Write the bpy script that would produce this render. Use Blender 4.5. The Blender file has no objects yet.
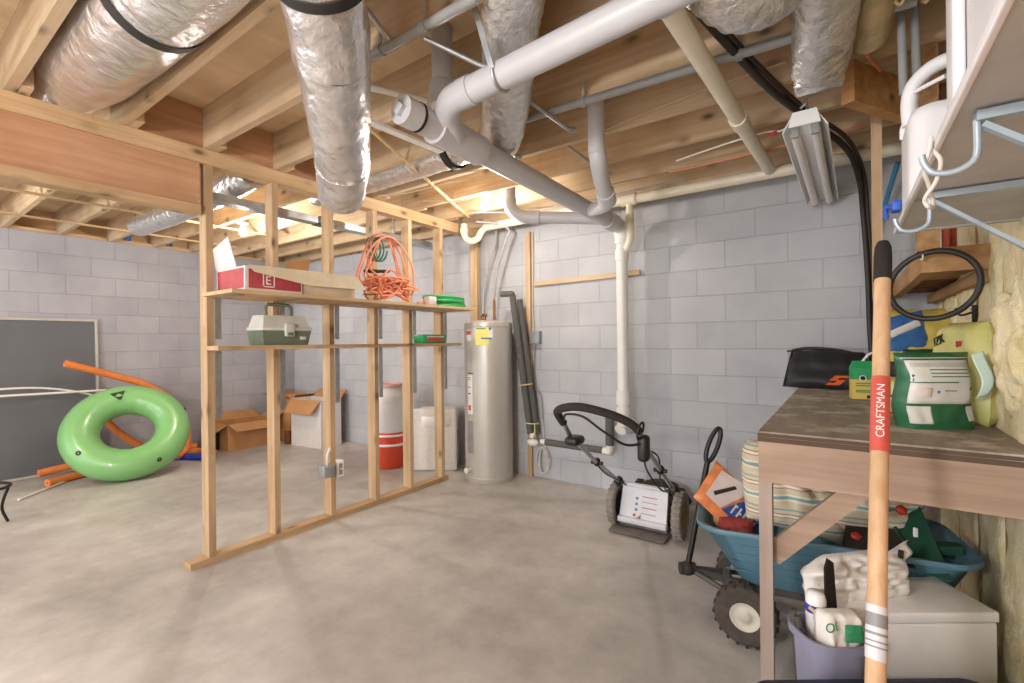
import bpy, bmesh, math, random
from mathutils import Vector, Matrix, noise
random.seed(7)
PI = math.pi
COL = bpy.context.scene.collection

# ------------------------------------------------------------------ helpers
def lin(h):
    h = h.lstrip('#'); c = [int(h[i:i+2], 16)/255 for i in (0, 2, 4)]
    return tuple((v/12.92 if v <= .04045 else ((v+.055)/1.055)**2.4) for v in c) + (1,)

def frame(d):
    d = Vector(d).normalized()
    a = Vector((0, 0, 1)) if abs(d.z) < .9 else Vector((1, 0, 0))
    u = d.cross(a).normalized(); v = d.cross(u).normalized()
    return u, v

class MB:
    """collects geometry for ONE mesh"""
    def __init__(s): s.v = []; s.f = []; s.sm = []
    def add(s, vs, fs, smooth=False):
        b = len(s.v); s.v += [Vector(p) for p in vs]
        s.f += [[b+i for i in f] for f in fs]; s.sm += [smooth]*len(fs); return s
    def hexa(s, p):
        return s.add(p, [(3, 2, 1, 0), (4, 5, 6, 7), (0, 1, 5, 4), (1, 2, 6, 5), (2, 3, 7, 6), (3, 0, 4, 7)])
    def box(s, lo, hi, M=None):
        x0, y0, z0 = lo; x1, y1, z1 = hi
        p = [Vector(q) for q in ((x0,y0,z0),(x1,y0,z0),(x1,y1,z0),(x0,y1,z0),(x0,y0,z1),(x1,y0,z1),(x1,y1,z1),(x0,y1,z1))]
        if M is not None: p = [M @ q for q in p]
        return s.hexa(p)
    def bbox(s, lo, hi, r=.006, seg=2, M=None):
        bm = bmesh.new(); bmesh.ops.create_cube(bm, size=1)
        for v in bm.verts: v.co = Vector([(lo[i]+hi[i])/2 + v.co[i]*(hi[i]-lo[i]) for i in range(3)])
        bmesh.ops.bevel(bm, geom=list(bm.edges), offset=r, segments=seg, profile=.5, affect='EDGES', clamp_overlap=True)
        bm.verts.index_update()
        vs = [v.co.copy() for v in bm.verts]
        if M is not None: vs = [M @ q for q in vs]
        s.add(vs, [[v.index for v in f.verts] for f in bm.faces], True); bm.free(); return s
    def bar(s, a, b, w, t, up=(0, 0, 1)):
        """square bar from a to b; w across, t along the up-ish direction"""
        a, b = Vector(a), Vector(b); d = (b-a).normalized(); u = d.cross(Vector(up)).normalized(); v = u.cross(d).normalized()
        p = [a+u*sx*w/2+v*sy*t/2 for sx, sy in ((-1,-1),(1,-1),(1,1),(-1,1))] + [b+u*sx*w/2+v*sy*t/2 for sx, sy in ((-1,-1),(1,-1),(1,1),(-1,1))]
        return s.hexa(p)
    def tube(s, path, r, n=12, rf=None, caps=True, closed=False):
        P = [Vector(p) for p in path]; m = len(P)
        R = r if isinstance(r, (list, tuple)) else [r]*m
        T = []
        for i in range(m):
            if closed: T.append((P[(i+1) % m]-P[i-1]).normalized())
            else: T.append((P[min(i+1, m-1)]-P[max(i-1, 0)]).normalized())
        u, v = frame(T[0]); vs = []
        for i in range(m):
            if i:
                ax = T[i-1].cross(T[i])
                if ax.length > 1e-7:
                    q = Matrix.Rotation(T[i-1].angle(T[i]), 3, ax.normalized()); u = (q @ u).normalized()
                v = T[i].cross(u).normalized(); u = v.cross(T[i]).normalized()
            for k in range(n):
                a = 2*PI*k/n; rr = R[i]*(rf(i, k) if rf else 1)
                vs.append(P[i]+u*math.cos(a)*rr+v*math.sin(a)*rr)
        fs = []
        for i in range(m if closed else m-1):
            j = (i+1) % m
            for k in range(n): fs.append((i*n+k, i*n+(k+1) % n, j*n+(k+1) % n, j*n+k))
        s.add(vs, fs, True)
        if caps and not closed:
            s.add(vs[:n], [list(range(n-1, -1, -1))]); s.add(vs[-n:], [list(range(n))])
        return s
    def cyl(s, a, b, r, n=20, r2=None): return s.tube([a, b], [r, r if r2 is None else r2], n)
    def lathe(s, prof, c=(0, 0, 0), n=32, M=None, smooth=True, sq=None):
        c = Vector(c); vs = []
        for r, z in prof:
            for k in range(n):
                a = 2*PI*k/n; p = Vector((r*math.cos(a), r*math.sin(a), z))
                if M is not None: p = M @ p
                vs.append(p+c)
        fs = [(i*n+k, i*n+(k+1) % n, (i+1)*n+(k+1) % n, (i+1)*n+k) for i in range(len(prof)-1) for k in range(n)]
        return s.add(vs, fs, smooth)
    def prism(s, poly, O, U, V, t):
        """2-D polygon in the plane O,U,V extruded by t along U x V"""
        O, U, V = Vector(O), Vector(U).normalized(), Vector(V).normalized(); N = U.cross(V).normalized()
        a = [O+U*x+V*y for x, y in poly]; b = [p+N*t for p in a]; n = len(poly)
        return s.add(a+b, [list(range(n-1, -1, -1)), list(range(n, 2*n))] + [(i, (i+1) % n, n+(i+1) % n, n+i) for i in range(n)])
    def grid(s, fn, nu, nv, smooth=True, flip=False):
        vs = [fn(i/nu, j/nv) for j in range(nv+1) for i in range(nu+1)]
        fs = [(j*(nu+1)+i, j*(nu+1)+i+1, (j+1)*(nu+1)+i+1, (j+1)*(nu+1)+i) for j in range(nv) for i in range(nu)]
        if flip: fs = [f[::-1] for f in fs]
        return s.add(vs, fs, smooth)
    def sheet(s, fn, nu, nv, nrm, t):
        """grid given real thickness t along the constant direction nrm"""
        nrm = Vector(nrm).normalized()*t
        A = [Vector(fn(i/nu, j/nv)) for j in range(nv+1) for i in range(nu+1)]; w = nu+1; n = len(A)
        fs = [(j*w+i, j*w+i+1, (j+1)*w+i+1, (j+1)*w+i) for j in range(nv) for i in range(nu)]
        fs += [tuple(n+k for k in f[::-1]) for f in fs]
        rim = [i for i in range(w)] + [j*w+nu for j in range(1, nv+1)] + [nv*w+i for i in range(nu-1, -1, -1)] + [j*w for j in range(nv-1, 0, -1)]
        fs += [(rim[(k+1) % len(rim)], rim[k], n+rim[k], n+rim[(k+1) % len(rim)]) for k in range(len(rim))]
        return s.add(A+[a+nrm for a in A], fs, True)
    def ball(s, c, r, n=12, sc=(1, 1, 1)):
        prof = [(math.sin(PI*i/n), -math.cos(PI*i/n)) for i in range(n+1)]
        return s.lathe([(max(a, 1e-4)*r, b*r) for a, b in prof], c, n*2, Matrix.Diagonal(sc))

def link(name, mb, mat, parent=None, local=False, keep=False):
    """one mesh object; geometry is given in world metres and re-based to its parent or to its own base"""
    me = bpy.data.meshes.new(name); V = mb.v
    if parent is not None:
        if not local:
            Mi = (Matrix.Translation(parent['_o']) @ Matrix.Rotation(parent['_r'], 4, 'Z')).inverted(); V = [Mi @ p for p in V]
        loc = Vector((0, 0, 0))
    elif keep: loc = Vector((0, 0, 0))
    else:
        lo = [min(p[i] for p in V) for i in range(3)]; hi = [max(p[i] for p in V) for i in range(3)]
        loc = Vector(((lo[0]+hi[0])/2, (lo[1]+hi[1])/2, lo[2])); V = [p-loc for p in V]
    me.from_pydata([tuple(p) for p in V], [], mb.f); me.update()
    me.polygons.foreach_set('use_smooth', mb.sm)
    for m in (mat if isinstance(mat, (list, tuple)) else [mat]): me.materials.append(m)
    o = bpy.data.objects.new(name, me); COL.objects.link(o)
    if parent is not None:
        o.parent = parent
        o['_o'] = parent['_o']; o['_r'] = parent['_r']
    else: o.location = loc
    bm = bmesh.new(); bm.from_mesh(me); bmesh.ops.recalc_face_normals(bm, faces=bm.faces); bm.to_mesh(me); bm.free()
    return o
def smooth_angle(o, deg=40):
    o.data.set_sharp_from_angle(angle=math.radians(deg)); return o
def thing(name, label, cat, loc, rotz=0, group=None):
    o = bpy.data.objects.new(name, None); COL.objects.link(o); o.empty_display_size = .1
    o.location = loc; o.rotation_euler = (0, 0, rotz); o['_o'] = Vector(loc); o['_r'] = rotz
    return tag(o, label, cat, group)
def tag(o, label, cat, group=None):
    o['label'] = label; o['category'] = cat
    if group: o['group'] = group
    return o
def solo(name, mb, mat, label, cat, group=None): return tag(link(name, mb, mat), label, cat, group)
def struct(name, mb, mat, parent=None):
    o = link(name, mb, mat, parent, keep=True)
    if parent is None: o['kind'] = 'structure'
    return o
def dup(o, loc, label=None):
    c = o.copy(); COL.objects.link(c); c.location = loc
    if label: c['label'] = label
    for ch in list(o.children):
        k = ch.copy(); COL.objects.link(k); k.parent = c
        for g in list(ch.children):
            q = g.copy(); COL.objects.link(q); q.parent = k
    return c
def spline(pts, n=8):
    P = [Vector(p) for p in pts]; out = []
    for i in range(len(P)-1):
        p0, p1, p2, p3 = P[max(i-1, 0)], P[i], P[i+1], P[min(i+2, len(P)-1)]
        for k in range(n):
            t = k/n; out.append(.5*((2*p1)+(p2-p0)*t+(2*p0-5*p1+4*p2-p3)*t*t+(3*p1-p0-3*p2+p3)*t**3))
    return out+[P[-1]]
def text(name, s, size, mat, parent, O, U, V, depth=.0015, local=False, sx=1):
    """flat lettering: O lower-left corner, U reading direction, V up"""
    cu = bpy.data.curves.new(name, 'FONT'); cu.body = s; cu.size = size; cu.extrude = depth/2
    t = bpy.data.objects.new(name, cu); COL.objects.link(t)
    dg = bpy.context.evaluated_depsgraph_get(); dg.update()
    me = bpy.data.meshes.new_from_object(t.evaluated_get(dg)); bpy.data.objects.remove(t)
    U, V = Vector(U).normalized(), Vector(V).normalized(); N = U.cross(V)
    mb = MB(); mb.add([Vector(O)+U*v.co.x*sx+V*v.co.y+N*(v.co.z+depth/2) for v in me.vertices], [list(p.vertices) for p in me.polygons])
    bpy.data.meshes.remove(me)
    return link(name, mb, mat, parent, local)

# ------------------------------------------------------------------ materials
def newmat(name):
    m = bpy.data.materials.new(name); m.use_nodes = True; nt = m.node_tree
    return m, nt, nt.nodes, nt.links, nt.nodes['Principled BSDF']
def ramp(N, stops):
    r = N.new('ShaderNodeValToRGB'); e = r.color_ramp.elements
    while len(e) > 1: e.remove(e[0])
    e[0].position = stops[0][0]; e[0].color = stops[0][1]
    for p, c in stops[1:]:
        k = e.new(p); k.color = c
    return r
def mixc(N, L, fac, a, b, mode='MIX'):
    m = N.new('ShaderNodeMix'); m.data_type = 'RGBA'; m.blend_type = mode
    for sock, val in ((m.inputs[0], fac), (m.inputs[6], a), (m.inputs[7], b)):
        if hasattr(val, 'links'): L.new(val, sock)
        else: sock.default_value = val
    return m.outputs[2]
def noisen(N, L, vec, scale, detail=4, rough=.55):
    n = N.new('ShaderNodeTexNoise'); n.inputs['Scale'].default_value = scale; n.inputs['Detail'].default_value = detail; n.inputs['Roughness'].default_value = rough
    if vec is not None: L.new(vec, n.inputs['Vector'])
    return n.outputs['Fac']
def bump(N, L, h, bsdf, strength=.3, dist=.01):
    b = N.new('ShaderNodeBump'); b.inputs['Strength'].default_value = strength; b.inputs['Distance'].default_value = dist
    L.new(h, b.inputs['Height']); L.new(b.outputs['Normal'], bsdf.inputs['Normal'])
def plain(name, hexc, rough=.5, metal=0, var=.12, vs=9, bmp=0, bs=60, spec=.5, coat=0, trans=0):
    m, nt, N, L, B = newmat(name)
    tc = N.new('ShaderNodeTexCoord'); c = lin(hexc)
    f = noisen(N, L, tc.outputs['Object'], vs, 5)
    d = tuple(x*(1-var) for x in c[:3])+(1,); l = tuple(min(1, x*(1+var*.7)) for x in c[:3])+(1,)
    r = ramp(N, [(.3, d), (.7, l)]); L.new(f, r.inputs[0]); L.new(r.outputs[0], B.inputs['Base Color'])
    B.inputs['Roughness'].default_value = rough; B.inputs['Metallic'].default_value = metal; B.inputs['Specular IOR Level'].default_value = spec
    B.inputs['Coat Weight'].default_value = coat; B.inputs['Transmission Weight'].default_value = trans
    if bmp: bump(N, L, noisen(N, L, tc.outputs['Object'], bs, 4), B, bmp, .01)
    return m
def wood(name, axis, light, dark, rough=.65, knots=True, freq=26):
    m, nt, N, L, B = newmat(name)
    tc = N.new('ShaderNodeTexCoord'); oi = N.new('ShaderNodeObjectInfo')
    off = N.new('ShaderNodeVectorMath'); off.operation = 'SCALE'; off.inputs[0].default_value = (7.3, 5.1, 9.7); L.new(oi.outputs['Random'], off.inputs['Scale'])
    ad = N.new('ShaderNodeVectorMath'); ad.operation = 'ADD'; L.new(tc.outputs['Object'], ad.inputs[0]); L.new(off.outputs[0], ad.inputs[1])
    mp = N.new('ShaderNodeMapping'); L.new(ad.outputs[0], mp.inputs[0])
    sc = [freq]*3; sc['XYZ'.index(axis)] = 1.3; mp.inputs['Scale'].default_value = sc
    g = noisen(N, L, mp.outputs[0], 1.0, 6, .6)
    r = ramp(N, [(.28, lin(dark)), (.5, tuple(.5*a+.5*b for a, b in zip(lin(dark), lin(light)))), (.72, lin(light))]); L.new(g, r.inputs[0])
    col = r.outputs[0]
    big = noisen(N, L, ad.outputs[0], 2.2, 3)
    rb = ramp(N, [(.3, (.80, .76, .70, 1)), (.7, (1.08, 1.06, 1.04, 1))]); L.new(big, rb.inputs[0])
    col = mixc(N, L, 1.0, col, rb.outputs[0], 'MULTIPLY')
    if knots:
        mk = N.new('ShaderNodeMapping'); L.new(ad.outputs[0], mk.inputs[0])
        sk = [7.0]*3; sk['XYZ'.index(axis)] = 3.6; mk.inputs['Scale'].default_value = sk
        vo = N.new('ShaderNodeTexVoronoi'); vo.inputs['Scale'].default_value = 1.0; L.new(mk.outputs[0], vo.inputs['Vector'])
        rk = ramp(N, [(.05, (1, 1, 1, 1)), (.13, (.35, .35, .35, 1)), (.22, (0, 0, 0, 1))]); L.new(vo.outputs['Distance'], rk.inputs[0])
        col = mixc(N, L, rk.outputs[0], col, tuple(x*.35 for x in lin(dark)[:3])+(1,))
    rr = ramp(N, [(0, (.86, .86, .86, 1)), (1, (1.1, 1.1, 1.1, 1))]); L.new(oi.outputs['Random'], rr.inputs[0])
    col = mixc(N, L, 1.0, col, rr.outputs[0], 'MULTIPLY')
    L.new(col, B.inputs['Base Color']); B.inputs['Roughness'].default_value = rough; B.inputs['Specular IOR Level'].default_value = .3
    bump(N, L, g, B, .25, .004)
    return m
def blockwall(name, axis, shift, tint):
    m, nt, N, L, B = newmat(name)
    ge = N.new('ShaderNodeNewGeometry'); se = N.new('ShaderNodeSeparateXYZ'); L.new(ge.outputs['Position'], se.inputs[0])
    ad = N.new('ShaderNodeMath'); ad.operation = 'ADD'; L.new(se.outputs[axis], ad.inputs[0]); ad.inputs[1].default_value = shift
    co = N.new('ShaderNodeCombineXYZ'); L.new(ad.outputs[0], co.inputs[0]); L.new(se.outputs['Z'], co.inputs[1])
    br = N.new('ShaderNodeTexBrick'); L.new(co.outputs[0], br.inputs['Vector'])
    for k, v in (('Scale', 1), ('Mortar Size', .0045), ('Mortar Smooth', .35), ('Brick Width', .4), ('Row Height', .2), ('Bias', 0)): br.inputs[k].default_value = v
    c = lin(tint)
    br.inputs['Color1'].default_value = tuple(x*.93 for x in c[:3])+(1,); br.inputs['Color2'].default_value = tuple(x*1.05 for x in c[:3])+(1,)
    br.inputs['Mortar'].default_value = tuple(x*.86 for x in c[:3])+(1,)
    f = noisen(N, L, ge.outputs['Position'], 1.7, 6, .6)
    r = ramp(N, [(.28, (.84, .83, .84, 1)), (.72, (1.08, 1.08, 1.06, 1))]); L.new(f, r.inputs[0])
    col = mixc(N, L, 1, br.outputs['Color'], r.outputs[0], 'MULTIPLY')
    L.new(col, B.inputs['Base Color']); B.inputs['Roughness'].default_value = .75; B.inputs['Specular IOR Level'].default_value = .25
    fine = noisen(N, L, ge.outputs['Position'], 90, 4)
    ma = N.new('ShaderNodeMath'); ma.operation = 'MULTIPLY_ADD'; L.new(fine, ma.inputs[0]); ma.inputs[1].default_value = .12
    inv = N.new('ShaderNodeMath'); inv.operation = 'SUBTRACT'; inv.inputs[0].default_value = 1; L.new(br.outputs['Fac'], inv.inputs[1]); L.new(inv.outputs[0], ma.inputs[2])
    bump(N, L, ma.outputs[0], B, .55, .006)
    return m
def concrete():
    m, nt, N, L, B = newmat('concrete_floor')
    ge = N.new('ShaderNodeNewGeometry'); p = ge.outputs['Position']
    a = noisen(N, L, p, .9, 8, .62); r = ramp(N, [(.3, lin('9C9793')), (.5, lin('B8B3AE')), (.72, lin('D0CBC6'))]); L.new(a, r.inputs[0])
    b = noisen(N, L, p, 5.5, 8, .65); rb = ramp(N, [(.3, (.80, .79, .78, 1)), (.7, (1.07, 1.07, 1.06, 1))]); L.new(b, rb.inputs[0])
    col = mixc(N, L, 1, r.outputs[0], rb.outputs[0], 'MULTIPLY')
    s = noisen(N, L, p, .55, 3, .5); rs = ramp(N, [(.56, (0, 0, 0, 1)), (.72, (.45, .45, .45, 1))]); L.new(s, rs.inputs[0])
    col = mixc(N, L, rs.outputs[0], col, lin('84746F'))
    sp = noisen(N, L, p, 42, 3, .7); rp = ramp(N, [(.24, (.55, .55, .55, 1)), (.31, (0, 0, 0, 1))]); L.new(sp, rp.inputs[0])
    col = mixc(N, L, rp.outputs[0], col, lin('776B60'))
    L.new(col, B.inputs['Base Color']); B.inputs['Roughness'].default_value = .42; B.inputs['Specular IOR Level'].default_value = .35
    bump(N, L, b, B, .12, .01); return m
def foil(name, base='D9D6D4', rough=.3, scale=13, strength=.75):
    m, nt, N, L, B = newmat(name)
    tc = N.new('ShaderNodeTexCoord'); a = noisen(N, L, tc.outputs['Object'], scale, 5, .6)
    r = ramp(N, [(.3, tuple(x*.72 for x in lin(base)[:3])+(1,)), (.7, lin(base))]); L.new(a, r.inputs[0]); L.new(r.outputs[0], B.inputs['Base Color'])
    B.inputs['Metallic'].default_value = .8; B.inputs['Roughness'].default_value = rough
    vo = N.new('ShaderNodeTexVoronoi'); vo.feature = 'DISTANCE_TO_EDGE'; vo.inputs['Scale'].default_value = scale*.7; L.new(tc.outputs['Object'], vo.inputs['Vector'])
    ad = N.new('ShaderNodeMath'); ad.operation = 'MULTIPLY_ADD'; L.new(vo.outputs['Distance'], ad.inputs[0]); ad.inputs[1].default_value = .6; L.new(a, ad.inputs[2])
    bump(N, L, ad.outputs[0], B, strength, .02); return m
def insul():
    m, nt, N, L, B = newmat('insulation_kraft'); tc = N.new('ShaderNodeTexCoord'); v = tc.outputs['Object']
    a = noisen(N, L, v, 5, 8, .7); r = ramp(N, [(.25, lin('B99F6E')), (.42, lin('DFCF9F')), (.6, lin('EFE3C2')), (.8, lin('F5EEDA'))]); L.new(a, r.inputs[0])
    L.new(r.outputs[0], B.inputs['Base Color']); B.inputs['Roughness'].default_value = .85
    bump(N, L, noisen(N, L, v, 38, 6, .7), B, .7, .02); return m
def stripes(name):
    m, nt, N, L, B = newmat(name); tc = N.new('ShaderNodeTexCoord'); se = N.new('ShaderNodeSeparateXYZ'); L.new(tc.outputs['Object'], se.inputs[0])
    mu = N.new('ShaderNodeMath'); mu.operation = 'MULTIPLY'; mu.inputs[1].default_value = 8.5; L.new(se.outputs['Z'], mu.inputs[0])
    fr = N.new('ShaderNodeMath'); fr.operation = 'FRACT'; L.new(mu.outputs[0], fr.inputs[0])
    be, wh, te, rd, br = lin('CDBFA2'), lin('DFD8C8'), lin('7FA3A6'), lin('B98577'), lin('8B7A66')
    r = ramp(N, [(0, be), (.14, wh), (.2, te), (.3, wh), (.36, be), (.55, rd), (.59, wh), (.68, br), (.72, be), (.84, te), (.9, be)]); r.color_ramp.interpolation = 'CONSTANT'
    L.new(fr.outputs[0], r.inputs[0]); L.new(r.outputs[0], B.inputs['Base Color']); B.inputs['Roughness'].default_value = .9
    bump(N, L, noisen(N, L, tc.outputs['Object'], 9, 4), B, .4, .02); return m
def emit(name, hexc, st):
    m, nt, N, L, B = newmat(name); B.inputs['Base Color'].default_value = lin(hexc); B.inputs['Emission Color'].default_value = lin(hexc); B.inputs['Emission Strength'].default_value = st; return m

WL, WD = 'DDB98C', 'BE9264'
M = dict(
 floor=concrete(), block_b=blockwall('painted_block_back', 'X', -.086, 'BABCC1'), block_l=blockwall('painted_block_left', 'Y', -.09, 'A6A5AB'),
 wx=wood('joist_wood', 'X', 'DFCAAD', 'C3A580'), wy=wood('plate_wood', 'Y', 'D8BC98', 'B8976F'), wz=wood('stud_wood', 'Z', 'D8BE9E', 'B5966F'),
 ply=wood('subfloor_plywood', 'Y', 'E8D6BA', 'D6BC97', knots=False, freq=9), lvl=wood('beam_wood', 'Y', 'D2A886', 'B98A68', knots=False),
 dark_x=wood('aged_joist_wood', 'X', 'C69A68', '9C6E42'), dark_z=wood('aged_stud_wood', 'Z', 'C09868', '966C42'),
 bench=wood('bench_plywood', 'Y', 'B0A69A', '8C8276', knots=False, freq=12), bench_x=wood('bench_lumber', 'X', 'B9A18E', '967E6F'), bench_z=wood('bench_leg_wood', 'Z', 'B7A79C', '9A8A80'),
 worn=None, bench_edge=plain('plywood_edge', '5A4636', .8), shelfw=wood('old_shelf_wood', 'Y', 'C7A173', '9C7347'), redw=wood('reddish_shelf_board', 'X', '8E5A36', '5E3318'),
 foil=foil('duct_foil', 'F0EEED', .24), foilc=foil('crinkled_duct_foil', 'F2F1F0', .28, 20, .8), galv=foil('galvanised_steel', 'C3C7C9', .35, 14, .12),
 jacket=plain('yellowed_duct_jacket', 'B8A27A', .55, 0, .3, 14, .6, 30), tape=plain('black_tape', '221F1E', .5), band=plain('dark_strap', '2A2724', .6),
 pvc=plain('grey_pvc', 'C4C4C7', .38, 0, .05), pvcw=plain('white_pvc', 'E6E3DC', .35, 0, .05), cream=plain('cream_pvc', 'E8DFC9', .4, 0, .08), cond=plain('grey_conduit', '9B9C9C', .42),
 copper=plain('copper_pipe', '9A6A45', .35, .8), foam=plain('grey_foam_sleeve', '5C5C58', .9, 0, .1, 30, .3), blackrub=plain('black_rubber', '1E1B1A', .6), cable=plain('brown_black_cable', '2E251E', .55),
 pex=plain('blue_tubing', '3F7FA8', .4), white=plain('white_plastic', 'EEEBEC', .38, 0, .04), whitem=plain('white_enamel', 'F2F2F0', .3, 0, .03), whitebox=plain('white_foam_box', 'E6E3E1', .6, 0, .05),
 shelfwhite=plain('white_shelf_board', 'BDBBB9', .6, 0, .14, 6, .2, 20), brk=plain('pale_blue_steel', 'A9B8C2', .35, .3), clip=plain('blue_clip', '2B55B5', .5), twine=plain('white_cord', 'D9D4CC', .8),
 green=plain('green_vinyl', '7FB873', .3, 0, .08, 2, 0, 60, .5, .3), logo=plain('dark_print', '1F2A22', .5), orange=plain('orange_foam', 'E0813F', .8, 0, .1, 20, .2), bluef=plain('blue_foam', '2B3FB0', .8), redf=plain('red_foam', 'B5352A', .8),
 mesh=plain('grey_screen_mesh', '6F7174', .7, 0, .08), frame=plain('screen_frame', 'B5AFA8', .5), card=plain('cardboard', 'B48455', .8, 0, .12, 6), card_in=plain('cardboard_inside', '9E7147', .85), cardw=plain('white_carton', 'D6D0CC', .6, 0, .05), cream_card=plain('cream_carton', 'DCCDB0', .7), 
 boxred=plain('red_print', 'B4464C', .6, 0, .2, 14), pale=plain('pale_ink', 'E6D9D6', .6), tgreen=plain('olive_plastic', '6C7765', .45), tlid=plain('pale_lid_plastic', 'D0D2CA', .3), 
 cord=plain('orange_cord_jacket', 'E2916E', .5), gcord=plain('green_cord_jacket', '2FA05A', .45), tealc=plain('teal_cord_jacket', '3E6E60', .5), heater=plain('heater_enamel', 'BDB9B2', .32, .25, .04), heat2=plain('heater_band', '8F8C88', .4, .3),
 yl=plain('yellow_label', 'E6DD7A', .5), rl=plain('orange_label', 'C6583A', .5), wl=plain('white_label', 'E2DFDA', .5), bl=plain('blue_label', '4877A0', .5), gl=plain('grey_label', '8F8F8F', .5), ink=plain('black_ink', '1C1C1C', .6), redink=plain('red_ink', 'B5302A', .6), greenink=plain('green_ink', '2E8A5A', .6),
 cooler=plain('red_orange_plastic', 'D2492E', .4), bin=plain('frosted_bin', 'D8D6D8', .35, 0, .05), styro=plain('styrofoam', 'E6E2DC', .8, 0, .07, 30, .3), lipred=plain('pink_rim', 'D9A9A4', .5),
 shield=plain('worn_grey_rubber', '6B635C', .8, 0, .25, 20), tyre=plain('dusty_tyre', '4A423B', .9, 0, .3, 30, .4), tyre2=plain('worn_tyre_tread', '8D857C', .9, 0, .2, 40, .4), hub=plain('cream_hub', 'C6BFB0', .5), hubd=plain('dirty_yellow_hub', '8F7648', .7, 0, .3, 20), black=plain('black_plastic', '1D1B1B', .45), blackm=plain('black_steel', '262120', .4, .4), alum=plain('bare_steel', 'B9B9BB', .3, .8), grime=plain('dark_grime', '322B26', .8, 0, .3), mowlab=plain('white_flap', 'D5D6DB', .45, 0, .06),
 tub=plain('teal_blue_plastic', '587F90', .45, 0, .12, 7), tubin=plain('teal_tub_inside', '48707F', .5), steel=plain('cart_steel', '5C5853', .5, .4), mgreen=plain('dark_green_enamel', '1F4A38', .4), magenta=plain('magenta_fabric', 'B02A5A', .8), redp=plain('red_plastic', 'C43A2E', .4), netred=plain('red_net', '9A3A36', .8, 0, .4, 50), tan=plain('tan_onion', 'B98F62', .7),
 pillow=stripes('striped_ticking'), bago=plain('orange_bag_print', 'E08A55', .45, 0, .25, 18), bagb=plain('blue_bag_print', '2F58A8', .45), bagw=plain('white_film', 'E3DED8', .5, 0, .06, 12, .3, 14), bucket=plain('lavender_grey_plastic', '8B8AA0', .45), navy=plain('navy_plastic', '1E2640', .4),
 shaft=wood('ash_handle', 'Z', 'D9BA98', 'C59F79', .45, False, 40), grip=plain('black_foam_grip', '2B2624', .85, 0, .15, 60, .3), redw2=plain('red_sleeve', 'C9554A', .4), 
 bagblack=plain('black_nylon', '232328', .55, 0, .2, 12, .5, 14), orangel=plain('orange_logo', 'E0632A', .5), cgreen=plain('carton_green', '2FA565', .45), cyel=plain('carton_yellow', 'E2C765', .5), dgreen=plain('dark_green_film', '2B6A48', .35, 0, .15, 10), lime=plain('lime_film', 'CFCB7C', .4, 0, .15, 10, .3, 12), yellow=plain('yellow_film', 'DEC867', .4, 0, .15, 10, .3, 12), bluefilm=plain('blue_film', '3A6FB0', .4, 0, .3, 20, .3, 12), clear=plain('pale_green_film', 'C9DDD0', .3, 0, .05),
 insul=insul(), ring=plain('black_hose', '2A2623', .5), tan_wire=plain('tan_wire', 'CDB48F', .6), outlet=plain('grey_box', '9C9FA2', .4, .3), bulb=emit('bulb_glow', 'FFF4E4', 60), brickr=plain('red_brick', 'B4533E', .9, 0, .2, 30, .3), blue_t=plain('blue_paint_mark', '3D7AC8', .7), dirt=plain('dark_bag', '2A2520', .7), plug=plain('light_wood', 'D9B98A', .7))

def worn_top():
    m = M['bench'].copy(); m.name = 'worn_bench_top'; nt = m.node_tree; N, L = nt.nodes, nt.links; B = nt.nodes['Principled BSDF']
    src = B.inputs['Base Color'].links[0].from_socket; ge = N.new('ShaderNodeNewGeometry')
    a = noisen(N, L, ge.outputs['Position'], 4.2, 7, .68); r = ramp(N, [(.50, (0, 0, 0, 1)), (.60, (.75, .75, .75, 1))]); L.new(a, r.inputs[0])
    L.new(mixc(N, L, r.outputs[0], src, lin('CDC3B6')), B.inputs['Base Color']); return m
M['worn'] = worn_top()
M['mesh'].node_tree.nodes['Principled BSDF'].inputs['Alpha'].default_value = .62
# ------------------------------------------------------------------ setting
XL, YB, XR, YF = -6.5, 3.73, .55, -2.2
struct('floor', MB().box((XL-.2, YF, -.12), (XR+.2, YB+.2, 0)), M['floor'])
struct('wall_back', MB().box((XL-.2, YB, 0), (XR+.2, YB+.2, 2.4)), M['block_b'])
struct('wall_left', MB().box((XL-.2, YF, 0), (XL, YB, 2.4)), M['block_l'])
struct('wall_right', MB().box((XR, YF, 0), (XR+.15, YB, 2.66)), M['shelfw'])
struct('ceiling', MB().box((XL-.2, YF, 2.637), (XR+.15, YB+.2, 2.66)), M['ply'])
mb = MB().box((XL-.16, YF, 2.4), (XL-.02, YB, 2.438)).box((XL-.16, YF, 2.438), (XL-.12, YB, 2.637)); struct('trim_1', mb, M['wy'])
mb = MB().box((XL-.16, YB+.02, 2.4), (XR+.15, YB+.16, 2.438)).box((XL-.16, YB+.1, 2.438), (XR+.15, YB+.14, 2.637)); struct('trim_2', mb, M['wx'])

# floor joists: each one a board of its own
JY = [-1.58, -1.18, -.78, -.38, .02, .42, .82, 1.21, 1.62, 2.02, 2.40, 2.80, 3.20, 3.60]
def joist(name, x0, x1, mat): return link(name, MB().box((x0, -.019, 2.4), (x1, .019, 2.636)), mat)
jr = joist('floor_joist', -3.14, .54, M['wx']); jl = joist('floor_joist', -6.6, -2.9, M['wx'])
zr, zl = jr.location.copy(), jl.location.copy()
words = {-1.58: 'farthest behind the photographer', -1.18: 'well behind the photographer', -.78: 'third back from overhead', -.38: 'second back from overhead', .02: 'right overhead', .42: 'left of the large banded silver duct', .82: 'right of the large banded silver duct', 1.21: 'meeting the beam end at the first stud', 1.62: 'between the first and second studs', 2.02: 'in front of the horizontal foil duct bay', 2.40: 'behind the horizontal foil duct bay', 2.80: 'just before the lit bulb', 3.20: 'between the lit bulb and the rear block wall', 3.60: 'nearest the rear block wall'}
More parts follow.
